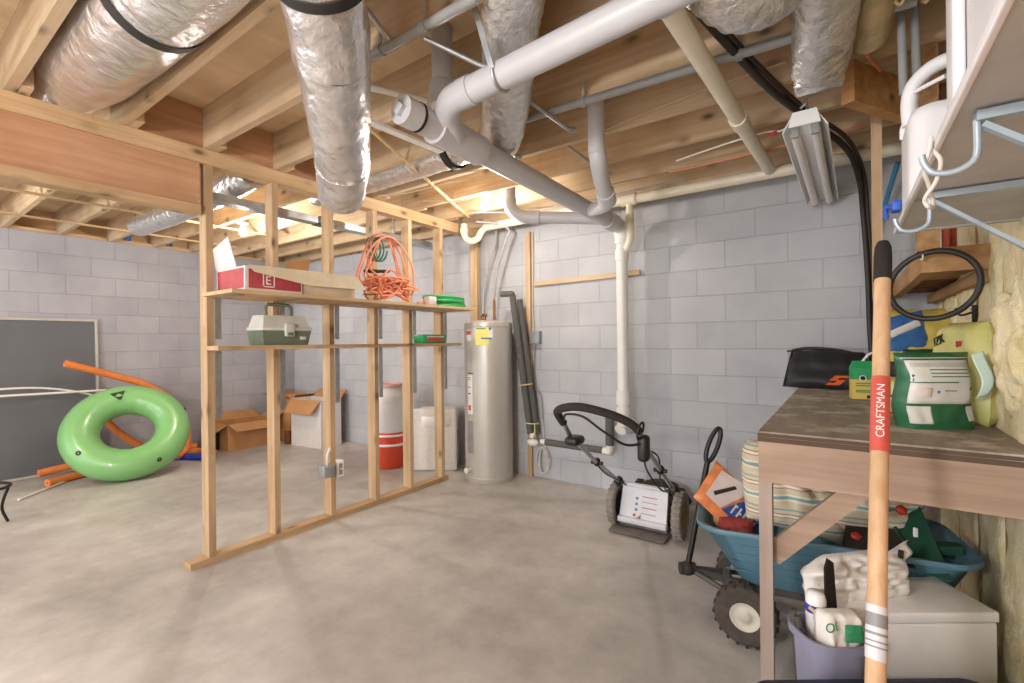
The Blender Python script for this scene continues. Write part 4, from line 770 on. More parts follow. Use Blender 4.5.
patch('top_stripe', .03, .97, .925, .935, 'wl', .002)
link('clear_tail', MB().sheet(lambda u, v: Vector((.095+.03*u+.03*(1-v)*math.sin(2*v), -.055-.012*math.sin(5*v)-.01*u, .255-.15*(1-v)+.012*u)), 6, 10, (0, 1, 0), .0015), M['clear'], t, True)
t = bagthing('yellow green potting mix sack with red letters behind the fertiliser bag', 'potting_mix_sack', (.372, 2.45, TZ), math.radians(-75), .34, .37, .12, M['lime'], 4, .25)
text('black_letters', 'ro', .085, M['ink'], t, (.0, -.060, .17), (1, 0, .22), (-.30, 0, 1), .004, True); text('red_letters', 'w Mo', .055, M['redink'], t, (-.03, -.064, .09), (1, 0, .2), (-.12, 0, 1), .004, True)
text('top_letters', 'IZK', .05, M['ink'], t, (-.10, -.05, .275), (1, 0, .30), (-.30, 0, 1), .004, True)
link('red_flash', MB().bbox((.055, -.052, .265), (.10, -.045, .30), .002), M['redink'], t, True)
t = bagthing('yellow sack lying left of the fertiliser bag behind the red shovel sleeve', 'potting_mix_sack', (.235, 2.56, TZ), math.radians(20), .27, .15, .16, M['lime'], 8, .05)
link('black_rule', MB().bbox((-.12, -.086, .075), (.06, -.078, .083), .002), M['ink'], t, True); link('black_rule', MB().bbox((-.08, -.088, .03), (.08, -.08, .042), .002), M['ink'], t, True)
t = bagthing('yellow and blue plastic sack standing below the corner shelf', 'seed_sack', (.285, 3.16, TZ), math.radians(20), .34, .46, .14, M['yellow'], 12, .15)
link('blue_band', pillowmesh((-.06, -.045, .33), (1, 0, .25), (-.2, 0, 1), (0, -1, 0), .20, .20, .06, 14, 14, 0, .15, 6), M['bluefilm'], t, True)
link('white_flash', pillowmesh((-.07, -.078, .36), (1, 0, .5), (-.4, 0, 1), (0, -1, 0), .14, .035, .012, 10, 6, 0, .1, 2), M['wl'], t, True)
link('green_patch', pillowmesh((-.01, -.066, .23), (1, 0, 0), (0, 0, 1), (0, -1, 0), .15, .06, .03, 10, 6, 0, .1, 2), M['mgreen'], t, True)
solo('plastic_bottle', MB().lathe([(.001, 0), (.035, 0), (.038, .01), (.038, .12), (.03, .15), (.014, .17), (.014, .20), (.001, .20)], (.17, 2.78, TZ), 20), M['clear'], 'pale clear green bottle between the shovel shaft and fertiliser bag', 'bottle')
solo('dark_pouch', pillowmesh((.21, 2.60, TZ+.15+.025), (1, .3, 0), (0, 0, 1), (0, -1, 0), .11, .075, .07, 12, 12, 0, .1, 2), M['dirt'], 'small dark pouch resting on the lying yellow sack', 'pouch')
# ------------------------------------------------------------------ garden cart
t = thing('garden_cart', 'teal blue plastic dump cart parked under the workbench', 'cart', (-.1, 2.3, 0))
CR = Matrix.Translation((-.10, 2.40, 0)) @ Matrix.Rotation(math.radians(10), 4, 'Z')
def rrect(hx, hy, r, n=6):
    pts = []
    for cx, cy, a0 in ((hx-r, hy-r, 0), (-hx+r, hy-r, PI/2), (-hx+r, -hy+r, PI), (hx-r, -hy+r, 1.5*PI)):
        for k in range(n+1): a = a0+PI/2*k/n; pts.append((cx+r*math.cos(a), cy+r*math.sin(a)))
    return pts
def loft(rings, Mx, close_bottom=True, close_top=False):
    mb = MB(); n = len(rings[0][0]); vs = []
    for pts, z in rings: vs += [Mx @ Vector((x, y, z)) for x, y in pts]
    fs = [(i*n+k, i*n+(k+1) % n, (i+1)*n+(k+1) % n, (i+1)*n+k) for i in range(len(rings)-1) for k in range(n)]
    mb.add(vs, fs, True)
    if close_bottom: mb.add(vs[:n], [list(range(n-1, -1, -1))])
    if close_top: mb.add(vs[-n:], [list(range(n))])
    return mb
def off(pts, dx): return [(x+dx, y) for x, y in pts]
tubm = loft([(off(rrect(.31, .155, .06), .02), .235), (off(rrect(.33, .17, .07), .02), .245), (rrect(.45, .235, .10), .455), (rrect(.475, .26, .12), .462), (rrect(.478, .263, .12), .472), (rrect(.474, .258, .12), .482), (rrect(.455, .24, .10), .480), (rrect(.44, .225, .10), .462), (off(rrect(.32, .16, .07), .02), .252)], CR, True, True)
smooth_angle(link('tub', tubm, M['tub'], t), 50)
mb = MB()
for k in range(4): mb.bar(CR @ Vector((-.36+.02*k, -.188-.012*k, .30+.04*k)), CR @ Vector((.36-.0*k, -.188-.012*k, .30+.04*k)), .004, .004)
link('tub_rib', mb, M['tubin'], t)
link('dump_frame', MB().bar(CR @ Vector((-.36, -.13, .215)), CR @ Vector((.36, -.13, .215)), .025, .035).bar(CR @ Vector((-.36, .13, .215)), CR @ Vector((.36, .13, .215)), .025, .035).bar(CR @ Vector((-.36, -.14, .20)), CR @ Vector((-.36, .14, .20)), .03, .02).bar(CR @ Vector((.30, -.14, .20)), CR @ Vector((.30, .14, .20)), .03, .02), M['steel'], t)
for s in (-1, 1): link('axle', MB().cyl(CR @ Vector((-.285 if s < 0 else .26, -.22, .125)), CR @ Vector((-.285 if s < 0 else .26, .22, .125)), .011, 10).bar(CR @ Vector((-.285 if s < 0 else .26, -.10, .12)), CR @ Vector((-.285 if s < 0 else .26, -.10, .21)), .03, .02).bar(CR @ Vector((-.285 if s < 0 else .26, .10, .12)), CR @ Vector((-.285 if s < 0 else .26, .10, .21)), .03, .02), M['steel'], t)
for x, y in ((-.285, -.20), (-.285, .22), (.26, -.20), (.26, .22)): wheel(t, CR @ Vector((x, y, .125)), .121, .075, CR.to_3x3() @ Vector((.15 if x < 0 else 0, 1, 0)), 20, 'hub', hr=.50)
link('tongue', MB().bar(CR @ Vector((-.26, 0, .15)), CR @ Vector((-.54, .02, .17)), .03, .02).cyl(CR @ Vector((-.30, -.12, .14)), CR @ Vector((-.5, .0, .17)), .012, 8).cyl(CR @ Vector((-.30, .14, .14)), CR @ Vector((-.5, .04, .17)), .012, 8), M['steel'], t)
kn = CR @ Vector((-.53, .0, .18)); hb = kn+Vector((.075, .09, .50)); ht = kn+Vector((.125, .15, .68))
link('knuckle', MB().ball(kn, .036, 10, (1, 1, .9)).cyl(kn-Vector((.03, .02, 0)), kn+Vector((.03, .02, 0)), .028, 12), M['grime'], t)
link('pull_bar', MB().cyl(kn, hb, .0135, 12), M['blackm'], t)
dr = (ht-hb).normalized(); sdv = Vector((.75, .4, -.2)).normalized()
link('grip_loop', MB().tube([hb+dr*(.085+.085*math.sin(a))+sdv*.022*math.cos(a) for a in [-PI/2+2*PI*k/28 for k in range(28)]], .011, 10, closed=True), M['black'], t)
# cart load
t = thing('charcoal_bag', 'orange and blue printed bag tilted in the cart', 'bag', (-.40, 2.28, .36))
bU, bV = Vector((.62, .35, -.70)).normalized(), Vector((.35, .75, .55)).normalized(); bV = (bV-bU*bV.dot(bU)).normalized(); bN = bU.cross(bV)
bc_ = Vector((-.425, 2.33, .515))
link('sack', pillowmesh(bc_, bU, bV, bN, .33, .22, .07, 18, 16, .0, .08, 2, .35), M['bago'], t)
def bp(name, poly, mat, off=.036): return link(name, MB().prism(poly, bc_-bN*0+bN*off if bN.y < 0 else bc_-bN*(off+.003), bU, bV, .003), M[mat], t)
bp('blue_panel', [(-.05, -.075), (.155, -.078), (.155, .05), (.06, .075), (-.0, .01)], 'bagb'); bp('cream_picture', [(-.145, -.075), (-.06, -.075), (-.01, .02), (.02, .08), (-.03, .095), (-.14, .07)], 'pale', .0365); bp('grill_streak', [(-.125, -.04), (-.11, -.05), (-.04, .05), (-.055, .055)], 'grime', .0395)
sN = bN if bN.y < 0 else -bN
mb = MB()
for k in range(5):
    q = bc_+sN*.0405+bU*(-.015+.028*k)+bV*(-.06+.004*k); mb.prism([(0, 0), (.009, 0), (.014, .05), (.005, .05)], q if bN.y < 0 else q, bU, bV, .0012); mb.prism([(.009, .02 if k % 2 else .04), (.02, .02 if k % 2 else .04), (.021, .029 if k % 2 else .05), (.010, .029 if k % 2 else .05)], q, bU, bV, .0012)
link('white_lettering', mb, M['wl'], t)
t = thing('striped_cushion', 'large striped cushion bundle piled in the cart', 'cushion', (-.05, 2.42, .45))
link('front_cushion', pillowmesh((-.195, 2.40, .61), (.85, .2, -.15), (-.15, .35, .92), (.1, -.92, .35), .40, .36, .20, 28, 28, .2, .16, 5), M['pillow'], t)
link('rear_cushion', pillowmesh((.03, 2.44, .585), (.9, .15, -.12), (.1, .45, .80), (0, -.85, .5), .46, .29, .22, 28, 28, .15, .16, 9), M['pillow'], t)
solo('net_bag', pillowmesh((-.40, 2.25, .435), (1, .2, 0), (0, .3, 1), (0, -1, .3), .14, .10, .10, 16, 16, 0, .08, 3), M['netred'], 'red net bag in the left end of the cart', 'bag')
solo('onion', MB().ball((-.46, 2.27, .46), .036, 10, (1, 1, 1.1)), M['tan'], 'tan round bulb beside the red net bag', 'bulb')
t = thing('tree_stand', 'dark green metal stand with red bolts in the cart', 'stand', (.19, 2.36, .40))
link('trough', MB().hexa([Vector(p) for p in ((.08, 2.24, .42), (.30, 2.22, .42), (.30, 2.30, .40), (.08, 2.32, .40), (.12, 2.46, .66), (.22, 2.46, .65), (.22, 2.48, .645), (.12, 2.48, .655))]), M['mgreen'], t)
link('top_lip', MB().bar((.09, 2.455, .665), (.245, 2.445, .66), .03, .014), M['mgreen'], t)
link('cross_leg', MB().bar((.06, 2.30, .46), (.34, 2.36, .49), .05, .03).bar((.14, 2.24, .45), (.26, 2.50, .47), .04, .03), M['mgreen'], t)
link('white_hinge', MB().bbox((.205, 2.325, .50), (.22, 2.335, .55), .003), M['wl'], t)
for p in ((.175, 2.375, .595), (.03, 2.28, .49)): link('red_bolt', MB().lathe([(.001, -.022), (.018, -.01), (.02, .008), (.001, .02)], p, 10, Matrix.Rotation(1.2, 3, 'Y')), M['redp'], t)
link('strut', MB().cyl((.24, 2.34, .48), (.34, 2.42, .43), .009, 8).cyl((.17, 2.30, .50), (.13, 2.40, .58), .008, 8), M['mgreen'], t)
solo('fabric_flower', pillowmesh((.105, 2.49, .665), (1, .1, 0), (0, .2, 1), (0, -1, 0), .10, .06, .05, 10, 10, 0, .3, 7), M['magenta'], 'magenta fabric flower beside the dark green stand', 'flower')
solo('black_tray', MB().hexa([Vector(p) for p in ((-.02, 2.20, .45), (.20, 2.18, .45), (.20, 2.22, .44), (-.02, 2.24, .44), (0, 2.34, .53), (.16, 2.34, .53), (.16, 2.37, .52), (0, 2.37, .52))]), M['dirt'], 'black tilted tray in the middle of the cart', 'tray')
# bucket, bags, box, tote
bx_, by_ = -.05, 1.69
t = thing('bucket', 'lavender grey bucket of garden tools before the cart', 'bucket', (bx_, by_, 0))
BC = Matrix.Translation((bx_, by_, 0)) @ Matrix.Rotation(math.radians(35), 4, 'Z')
link('shell', loft([(rrect(.062, .062, .05), 0), (rrect(.084, .082, .06), .37), (rrect(.092, .09, .065), .375), (rrect(.094, .092, .065), .40), (rrect(.086, .084, .06), .40), (rrect(.08, .078, .055), .37), (rrect(.059, .059, .04), .01)], BC, True, True), M['bucket'], t)
smooth_angle(t.children[0], 45)
bt = thing('spray_bottle', 'white bottle with blue band upright in the bucket', 'bottle', (bx_-.03, by_+.04, .235))
link('bottle_body', MB().lathe([(.001, 0), (.026, 0), (.028, .01), (.028, .23), (.022, .25), (.001, .252)], (bx_-.03, by_+.04, .235), 18), M['white'], bt)
link('blue_band', MB().lathe([(.0282, .19), (.0294, .195), (.0294, .21), (.0282, .215)], (bx_-.03, by_+.04, .235), 18), M['bluef'], bt)
solo('hand_saw', MB().prism([(-.022, 0), (.022, 0), (.010, .36), (-.004, .37), (-.014, .34)], (bx_+.012, by_+.05, .22), (.8, .58, 0), (-.03, .03, 1), .012), M['blackm'], 'black blade tool standing in the bucket', 'tool')
solo('garden_shears', MB().cyl((bx_-.075, by_-.01, .22), (bx_-.085, by_-.02, .44), .009, 8).cyl((bx_-.045, by_-.03, .22), (bx_-.075, by_-.035, .43), .008, 8).tube([(bx_-.08, by_-.02, .42), (bx_-.055, by_-.03, .38), (bx_-.04, by_-.04, .32)], .006, 6), M['steel'], 'grey shears leaning at the bucket rim', 'shears')
solo('garden_stake', MB().cyl((bx_-.045, by_, .45), (bx_+.04, by_+.02, .385), .006, 8), M['plug'], 'pale wooden stake poking out of the bucket', 'stick')
t = thing('plastic_bag', 'white plastic bag with green print stuffed in the bucket', 'bag', (bx_+.03, by_-.01, .25))
link('sack', pillowmesh((bx_+.025, by_-.003, .40), (.82, .57, 0), (-.05, .2, .95), (.5, -.8, .3), .125, .13, .09, 18, 18, .1, .2, 4), M['bagw'], t)
sk = Vector((bx_+.025, by_-.003, .40))+Vector((.5, -.8, .3)).normalized()*.05
text('green_letters', 'Ol', .034, M['greenink'], t, sk+Vector((-.05, -.035, .01)), (.8, .55, .25), (-.2, .2, 1), .002)
link('green_leaf', pillowmesh(sk+Vector((.015, .008, .01)), (.85, .5, 0), (-.05, .3, .95), (.45, -.85, .3), .05, .045, .01, 10, 10, .1, .3, 6), M['greenink'], t)
WB = Matrix.Translation((.011, 1.785, 0)) @ Matrix.Rotation(math.radians(35.3), 4, 'Z')
t = thing('foam_box', 'big white foam box on the floor in front of the right wall', 'box', (.011, 1.785, 0), math.radians(35.3))
link('box_body', MB().bbox((0, 0, 0), (.452, .22, .385), .008, 2), M['whitebox'], t, True)
link('lid', MB().bbox((-.003, -.003, .386), (.455, .223, .42), .006, 2), M['whitebox'], t, True)
t = thing('plastic_bag', 'large crumpled white carrier bag slumped on the white foam box', 'bag', (.05, 1.95, .425))
link('sack', pillowmesh((.02, 1.94, .475), (.82, .57, .10), (-.10, .25, .9), (.55, -.8, .35), .34, .15, .11, 30, 26, .45, .45, 14), M['bagw'], t)
link('handle_flap', MB().sheet(lambda u, v: Vector((.085+.085*u, 1.985+.06*u, .47+.065*u+.075*v-.02*v*u))+Vector((.008*math.sin(6*v), -.012*math.sin(5*u), 0)), 8, 8, (.58, -.81, 0), .003), M['bagw'], t)
link('handle_hole', MB().prism([(-.009, -.018), (.006, -.02), (.010, .016), (-.005, .02)], (.143, 2.012, .548), (.82, .57, 0), (0, 0, 1), .006), M['dirt'], t)
TR = Matrix.Translation((-.222, 1.405, 0)) @ Matrix.Rotation(math.radians(35.3), 4, 'Z')
t = thing('storage_tote', 'navy blue plastic tote at the bottom edge under the shovel', 'tote', (.1, 1.45, 0))
rr = lambda hx, hy, r: [(x+.31, y-.175) for x, y in rrect(hx, hy, r)]
link('tub', loft([(rr(.26, .135, .04), 0), (rr(.29, .158, .05), .32), (rr(.31, .175, .05), .325), (rr(.31, .175, .05), .345), (rr(.295, .16, .045), .347), (rr(.285, .15, .045), .335), (rr(.255, .13, .04), .012)], TR, True, True), M['navy'], t)
smooth_angle(t.children[0], 45)
# ------------------------------------------------------------------ shovel
g0, g1 = Vector((.085, 1.585, 1.525)), Vector((.044, 1.17, .595)); sdn = (g1-g0).normalized()
def sp(d): return g0+sdn*d
L_ = (g1-g0).length; tip = sp(L_*1.42)
t = thing('shovel', 'long wooden handled shovel with black grip and red sleeve before the bench', 'shovel', (tip.x, tip.y, 0))
link('shaft', MB().tube([sp(.10), sp(.6), sp(L_), sp(1.52)], .0175, 18), M['shaft'], t)
link('grip', MB().tube([sp(0), sp(.004), sp(.02), sp(.05), sp(.118)], [.006, .013, .018, .0195, .0195], 18), M['grip'], t)
d_red0, d_red1 = .385, .565
link('red_sleeve', MB().tube([sp(d_red0), sp(d_red1)], .0188, 20), M['redw2'], t)
link('paper_label', MB().tube([sp(.885), sp(.985)], .0183, 20), M['mowlab'], t)
link('label_print', MB().tube([sp(.90), sp(.925)], .0185, 20).tube([sp(.935), sp(.94)], .0185, 20).tube([sp(.95), sp(.953)], .0185, 20).tube([sp(.96), sp(.963)], .0185, 20), M['gl'], t)
camd = Vector((0, 0, 1.27))-sp(.5); nn = (camd-sdn*camd.dot(sdn)).normalized(); su = sdn.cross(nn).normalized()
vv = -su if (-sdn).cross(-su).dot(nn) > 0 else su
text('brand_letters', 'CRAFTSMAN', .0225, M['wl'], t, sp(d_red1-.03)+nn*.0188-vv*.008, -sdn, vv, .001)
bd = sp(1.50); 
link('blade', MB().sheet(lambda u, v: bd+sdn*(.0+.27*v)+su*((u-.5)*(.21*(1-max(0, v-.55)**2*3.2)))+nn*(.03*math.cos((u-.5)*2.6)-.02), 12, 12, tuple(nn), .004).tube([sp(1.42), sp(1.52), sp(1.6)], [.02, .021, .012], 14), M['steel'], t)
# ------------------------------------------------------------------ right wall: studs, insulation, shelf
ws = link('wall_stud', MB().box((.44, -.019, 0), (.53, .019, 2.63)), M['dark_z']); zw = ws.location.copy()
wl_ = {1.45: 'behind the near shelf bracket', 1.85: 'beside the far shelf end', 2.25: 'between insulation batts beside the fertiliser bag', 2.65: 'behind the potting mix sack', 3.05: 'under the corner shelf', 3.45: 'nearest the rear corner'}
for i, y in enumerate(wl_):
    o = ws if i == 0 else dup(ws, zw); o.location = (zw.x, y, zw.z); tag(o, 'brown right wall stud ' + wl_[y], 'stud', 'right wall studs')
def batt(y0, y1, z0, z1, seed, bulge, label):
    def fn(u, v):
        y = y0+(y1-y0)*u; z = z0+(z1-z0)*v; e = (max(0, 1-(2*u-1)**16))**.5
        q = noise.noise((y*3+seed, z*2.2, seed))*.5+noise.noise((y*9, z*8+seed, seed))*.3+noise.noise((y*24, z*24, seed))*.14
        return Vector((.505-(bulge+.035*q)*e, y, z))
    o = link('insulation_batt', MB().grid(fn, 26, 90).box((.49, y0, z0), (.545, y1, z1)), M['insul']); return tag(o, label, 'insulation', 'right wall insulation')
batt(1.47, 1.83, .0, 1.48, 3, .07, 'yellow insulation batt nearest the photographer on the right wall')
batt(1.87, 2.23, .0, 2.4, 7, .082, 'yellow insulation batt right of the fertiliser bag and white box')
batt(2.27, 2.63, .0, 2.4, 11, .075, 'yellow insulation batt above and below the bench beside the potting mix sack')
batt(2.67, 3.03, .0, 2.4, 17, .075, 'yellow insulation batt behind the cart end')
batt(3.07, 3.43, .0, 2.4, 23, .07, 'yellow insulation batt under the corner shelf')
batt(3.47, 3.72, .0, 2.4, 29, .06, 'yellow insulation batt in the rear corner')
def tuft():
    mb = MB(); c = Vector((.475, 2.05, 1.23)); n = 40
    def fn(u, v):
        a, b = 2*PI*u, PI*v; d = Vector((math.cos(a)*math.sin(b), math.sin(a)*math.sin(b), math.cos(b)))
        q = 1+.3*noise.noise(d*2.2+Vector((3, 1, 0)))+.16*noise.noise(d*5)+.06*noise.noise(d*13)
        return c+Vector((d.x*.09*q, d.y*.17*q, d.z*.235*q))
    return mb.grid(fn, n*2, n)
solo('insulation_tuft', tuft(), M['insul'], 'fluffy loose insulation bulging over the bench right edge', 'insulation')
t = thing('corner_shelf', 'old wooden shelf in the rear right corner above the bench', 'shelf', (.34, 3.0, 1.5))
link('front_board', MB().box((.24, 2.36, 1.515), (.438, 2.40, 1.605)), M['shelfw'], t)
link('side_board', MB().box((.24, 2.40, 1.515), (.278, 3.70, 1.60)), M['shelfw'], t)
link('bottom_board', MB().box((.278, 2.40, 1.54), (.438, 2.95, 1.56)), M['shelfw'], t); link('red_board', MB().box((.278, 2.96, 1.535), (.438, 3.30, 1.555)), M['redw'], t); link('rear_board', MB().box((.278, 3.36, 1.535), (.438, 3.70, 1.555)), M['redw'], t)
link('wall_ledger', MB().box((.40, 2.40, 1.47), (.438, 3.70, 1.515)), M['shelfw'], t)
link('corner_post', MB().box((.19, 3.64, TZ+.001), (.239, 3.69, 1.60)), M['shelfw'], t)
solo('upright_post', MB().box((.235, 2.41, 1.607), (.30, 2.47, 2.395)), M['shelfw'], 'square wooden post rising from the corner shelf front', 'post')
for k, (y, h) in enumerate(((2.44, .13), (2.475, .12))): solo('red_brick', MB().bbox((.312+.025*k, y, 1.561), (.332+.025*k, y+.03, 1.72), .003), M['brickr'], ('front' if k == 0 else 'rear') + ' red slab standing on the corner shelf by the post', 'slab')
rc = Vector((.268, 2.325, 1.462)); t_ = [rc+Vector((.123*math.cos(a)+.016*math.sin(a), -.03*math.sin(a)-.02*math.cos(a), .122*math.sin(a)-.01*math.cos(a))) for a in [2*PI*k/48 for k in range(48)]]
t = thing('hose_ring', 'black rubber hoop hanging from the corner shelf front', 'hoop', (.262, 2.33, 1.35))
link('hoop', MB().tube(t_, .0105, 10, closed=True), M['ring'], t)
link('wire_tie', MB().tube([(.235, 2.325, 1.56), (.243, 2.32, 1.585), (.25, 2.358, 1.59)], .003, 6).tube([Vector((.238, 2.31, 1.572))+Vector((0, .014*math.cos(a), .014*math.sin(a))) for a in [2*PI*k/10 for k in range(10)]], .003, 5, closed=True), M['twine'], t)
t = thing('coat_hook', 'small dark iron hook screwed to the right wall batt line', 'hook', (.43, 2.64, 1.33))
link('plate', MB().bbox((.425, 2.635, 1.325), (.44, 2.665, 1.40), .003), M['grime'], t); link('prong', MB().tube(spline([(.425, 2.65, 1.37), (.39, 2.65, 1.36), (.375, 2.65, 1.39)]), .005, 6).bar((.43, 2.58, 1.385), (.43, 2.70, 1.385), .006, .006), M['grime'], t)
# white shelf at upper right
t = thing('wall_shelf', 'white board shelf seen from below at the upper right', 'shelf', (.285, 1.3, 1.605))
link('board', MB().box((.14, -.3, 1.605), (.439, 1.93, 1.617)), M['shelfwhite'], t)
link('front_edge', MB().bbox((.131, -.3, 1.60), (.14, 1.94, 1.618), .002), M['white'], t)
link('seam_strip', MB().box((.14, 1.50, 1.6025), (.439, 1.515, 1.605)), M['gl'], t); link('end_strip', MB().box((.14, 1.915, 1.60), (.439, 1.94, 1.617)), M['shelfwhite'], t)
def sbracket(y, label):
    t = thing('shelf_bracket', label, 'bracket', (.30, y, 1.5), 0, 'white shelf brackets')
    link('top_arm', MB().bar((.16, y, 1.5935), (.439, y, 1.5935), .022, .014), M['brk'], t)
    link('brace', MB().bar((.168, y, 1.582), (.43, y, 1.36), .014, .008), M['brk'], t)
    link('rod_hook', MB().tube(spline([(.162, y, 1.59), (.162, y, 1.545), (.155, y, 1.528), (.135, y, 1.519), (.113, y, 1.523), (.103, y, 1.538), (.10, y, 1.552)], 6), .0048, 8), M['brk'], t)
    link('wall_plate', MB().box((.434, y-.011, 1.33), (.4395, y+.011, 1.58)), M['brk'], t)
sbracket(.965, 'pale blue steel bracket with round hook under the near shelf'); sbracket(1.44, 'grey steel bracket with white hook near the far shelf end')
solo('blue_clip', MB().bbox((.098, 1.50, 1.585), (.118, 1.54, 1.612), .004).tube(spline([(.10, 1.52, 1.60), (.088, 1.53, 1.60), (.09, 1.54, 1.575)]), .006, 6), M['clip'], 'small blue plastic clip at the white shelf edge', 'clip')
lp = [(.126, 1.10, 1.622), (.124, 1.10, 1.60), (.118, 1.11, 1.57), (.128, 1.14, 1.545), (.134, 1.16, 1.525), (.134, 1.15, 1.508), (.124, 1.13, 1.508), (.122, 1.14, 1.525), (.136, 1.13, 1.55), (.14, 1.11, 1.58), (.1275, 1.11, 1.605), (.1275, 1.11, 1.622)]
solo('cord_loop', MB().tube(spline(lp, 6), .0036, 8), M['twine'], 'white knotted cord loop dangling from the white shelf edge', 'cord')
t = thing('plastic_jug', 'white plastic jug with open loop handle on the white shelf', 'jug', (.23, 1.80, 1.619))
Jc = Matrix.Translation((.235, 1.79, 1.619))
link('jug_body', loft([(rrect(.085, .12, .04), 0), (rrect(.088, .124, .045), .02), (rrect(.088, .124, .045), .25), (rrect(.08, .118, .045), .275), (rrect(.07, .11, .04), .28)], Jc, True, True), M['white'], t)
link('rim_loop', MB().tube(spline([(.16, 1.77, 1.88), (.157, 1.77, 1.94), (.165, 1.765, 1.985), (.19, 1.76, 2.015), (.22, 1.755, 2.03), (.26, 1.75, 2.035)], 6), .02, 12).tube(spline([(.155, 1.88, 1.88), (.155, 1.87, 1.91), (.17, 1.85, 1.935)], 5), .012, 10), M['white'], t)
link('cross_bar', MB().cyl((.165, 1.75, 1.965), (.225, 1.69, 1.965), .006, 8), M['white'], t)
t = thing('white_carton', 'tall white panel carton standing on the white shelf at the top right', 'box', (.30, 1.25, 1.619))
link('panel', MB().bbox((.215, .95, 1.619), (.428, 1.44, 2.28), .006), M['white'], t); link('side_strip', MB().bbox((.192, 1.36, 1.619), (.214, 1.44, 2.28), .008, 3), M['white'], t)
# timber at the ceiling, right
solo('timber_block', MB().hexa([Vector(p) for p in ((-.003, 2.382, 2.232), (.04, 2.357, 2.232), (.36, 2.90, 2.232), (.317, 2.925, 2.232), (-.003, 2.382, 2.398), (.04, 2.357, 2.398), (.36, 2.90, 2.398), (.317, 2.925, 2.398))]), M['dark_x'], 'sawn timber block end under the joists right of the ducts', 'timber')
solo('ceiling_post', MB().box((.30, 2.96, 2.10), (.38, 3.0, 2.63)), M['dark_z'], 'short upright timber hanging beside the white panel carton', 'timber')
solo('hanging_batten', MB().box((.108, 2.775, 1.45), (.148, 2.795, 2.40)), M['wz'], 'thin wooden batten hanging down to the shovel grip', 'batten')
# cable bundle
def cab(path, r, mat, label, name='cable', cat='cable', per=7): return solo(name, MB().tube(spline(path, per), r, 8), M[mat], label, cat)
cab([(-.52, 1.02, 2.37), (-.44, 1.42, 2.375), (-.36, 1.85, 2.375), (-.26, 2.35, 2.37), (-.12, 2.85, 2.365), (.02, 3.25, 2.33), (.08, 3.52, 2.22), (.10, 3.66, 2.05), (.12, 3.69, 1.7), (.13, 3.69, 1.3), (.15, 3.69, .97)], .016, 'cable', 'thick black brown cable running along the joists and down the wall')
cab([(-.50, 1.04, 2.378), (-.40, 1.38, 2.36), (-.34, 1.85, 2.385), (-.27, 2.2, 2.388), (-.15, 2.7, 2.388), (.02, 3.16, 2.36), (.10, 3.50, 2.25), (.125, 3.67, 2.0), (.145, 3.70, 1.6), (.145, 3.70, 1.2), (.17, 3.70, .97)], .011, 'cable', 'thinner dark cable beside the thick wall cable')
cab([(.25, 3.40, 2.25), (.20, 3.60, 2.05), (.16, 3.66, 1.85), (.155, 3.67, 1.6), (.165, 3.67, 1.35), (.19, 3.67, .97)], .014, 'pex', 'blue water tube hanging down the rear wall behind the shovel', 'water_tube', 'tube')
# loose wires under the joists
W = [([(-1.2, 2.37, 2.385), (-.9, 2.36, 2.42), (-.5, 2.36, 2.46), (-.2, 2.36, 2.47)], 'tan wire stapled along the joist face behind the conduit', 'tan_wire'),
 ([(-.85, 3.0, 2.39), (-.55, 2.9, 2.385), (-.35, 2.84, 2.375), (-.25, 2.80, 2.35), (-.20, 2.70, 2.37), (-.14, 2.62, 2.38)], 'pale wire looping toward the strip light', 'pvcw'),
 ([(-2.85, 2.30, 2.37), (-2.6, 2.36, 2.36), (-2.2, 2.40, 2.37), (-1.9, 2.5, 2.385)], 'pale wire looped above the orange cord', 'tan_wire'),
 ([(-2.7, 2.62, 2.38), (-2.4, 2.70, 2.35), (-2.1, 2.72, 2.37), (-1.8, 2.75, 2.385)], 'pale wire curving near the lit bulb', 'tan_wire'),
 ([(-.95, 3.18, 2.39), (-.6, 3.14, 2.38), (-.25, 3.12, 2.385), (.1, 3.1, 2.39)], 'reddish wire along the last joist', 'cord'),
 ([(-2.6, 3.1, 2.38), (-2.2, 3.38, 2.39), (-1.5, 3.38, 2.38), (-.9, 3.36, 2.39)], 'grey cable bundle over the rear wall pipe', 'cond'),
 ([(.02, 2.0, 2.39), (.06, 2.2, 2.36), (.13, 2.5, 2.385)], 'reddish wire right of the strip light', 'cord')]
for p, l, m_ in W: cab(p, .0055, m_, l, 'wire', 'wire', 6)
solo('red_wire_nut', MB().lathe([(.001, -.02), (.013, -.018), (.009, .02), (.001, .022)], (-.30, 2.82, 2.35), 10, Matrix.Rotation(1.3, 3, 'Y')), M['redp'], 'red wire connector left of the strip light', 'connector')
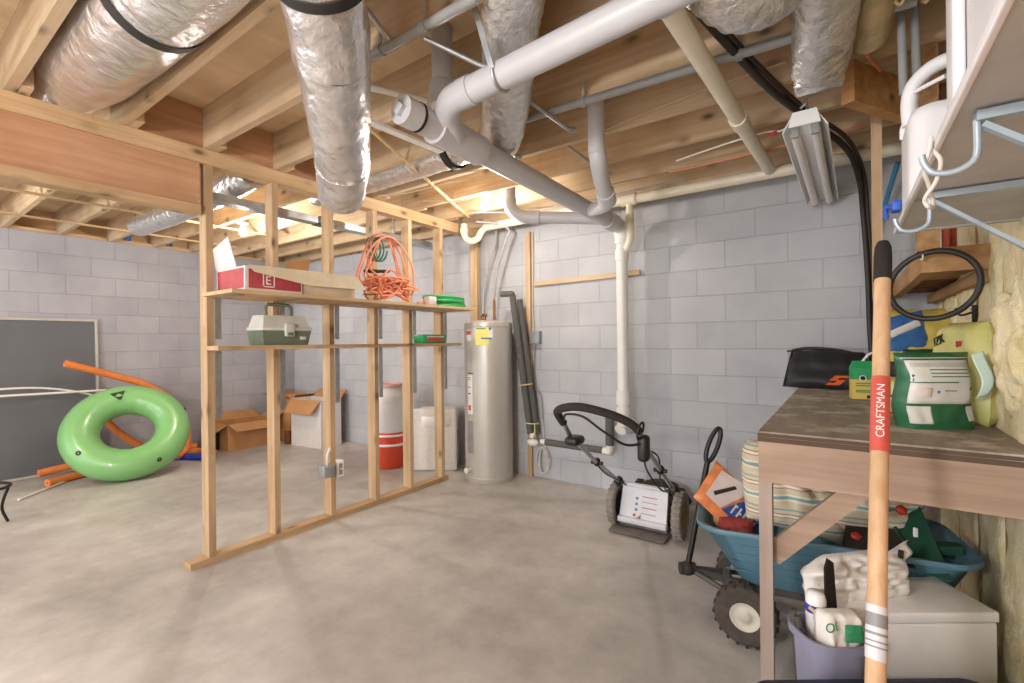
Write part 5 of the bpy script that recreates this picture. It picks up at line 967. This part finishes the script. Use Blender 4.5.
solo('wooden_lath', MB().bar((-1.98, 1.49, 2.392), (-2.75, 3.23, 2.392), .014, .014), M['plug'], 'thin pale stick lying under the joists from the drooping duct toward the corner', 'stick')
solo('plastic_strip', MB().bar((-1.962, 1.50, 2.3925), (-1.93, 2.025, 2.3925), .05, .014), M['pvcw'], 'short white slat lying under the joists below the foil duct', 'strip')
for k, (x, y, z, s) in enumerate(((-1.70, 1.98, 2.0, 0),)): pass
for y, w in ((.62, 'left'), (1.80, 'middle'), (2.20, 'right')): solo('paint_mark', MB().bbox((-6.6, y, 2.44), (-6.585, y+.06, 2.54), .003), M['blue_t'], 'blue scrap in the rim above left wall, %s of three' % w, 'scrap', 'blue scraps')

# ------------------------------------------------------------------ light
sc = bpy.context.scene
WARM = (1.0, .93, .85)
lamp('corner_bulb_light', (-2.27, 2.862, 2.22), 16, WARM, .035); lamp('left_bay_bulb_light', (-4.537, 2.118, 2.18), 28, WARM, .035)
lamp('rear_fill_light', (-.9, -1.5, 1.75), 105, (1, .97, .94), .12); lamp('left_fill_light', (-4.6, -.4, 2.0), 40, (1, .96, .92), .12)  # two unseen fill lamps added to brighten the room, no bulbs there
w = bpy.data.worlds.new('World'); sc.world = w; w.use_nodes = True
w.node_tree.nodes['Background'].inputs[0].default_value = (.95, .97, 1.0, 1); w.node_tree.nodes['Background'].inputs[1].default_value = 1.75
# ------------------------------------------------------------------ camera
cam = bpy.data.cameras.new('Camera'); co = bpy.data.objects.new('Camera', cam); COL.objects.link(co); sc.camera = co
cam.sensor_width = 36; cam.lens = 470/1024*36; cam.clip_start = .02
yaw = math.radians(35.3)
co.matrix_world = Matrix.Translation((0, 0, 1.27)) @ Matrix.Rotation(yaw, 4, 'Z') @ Matrix.Rotation(PI/2, 4, 'X') @ Matrix.Rotation(-.0101, 4, 'Z')
sc.view_settings.view_transform = 'Standard'; sc.view_settings.look = 'None'; sc.view_settings.gamma = 1; sc.view_settings.use_curve_mapping = False
sc.view_settings.exposure = .75
for o in bpy.data.objects:
    for k in ('_o', '_r'):
        if k in o: del o[k]
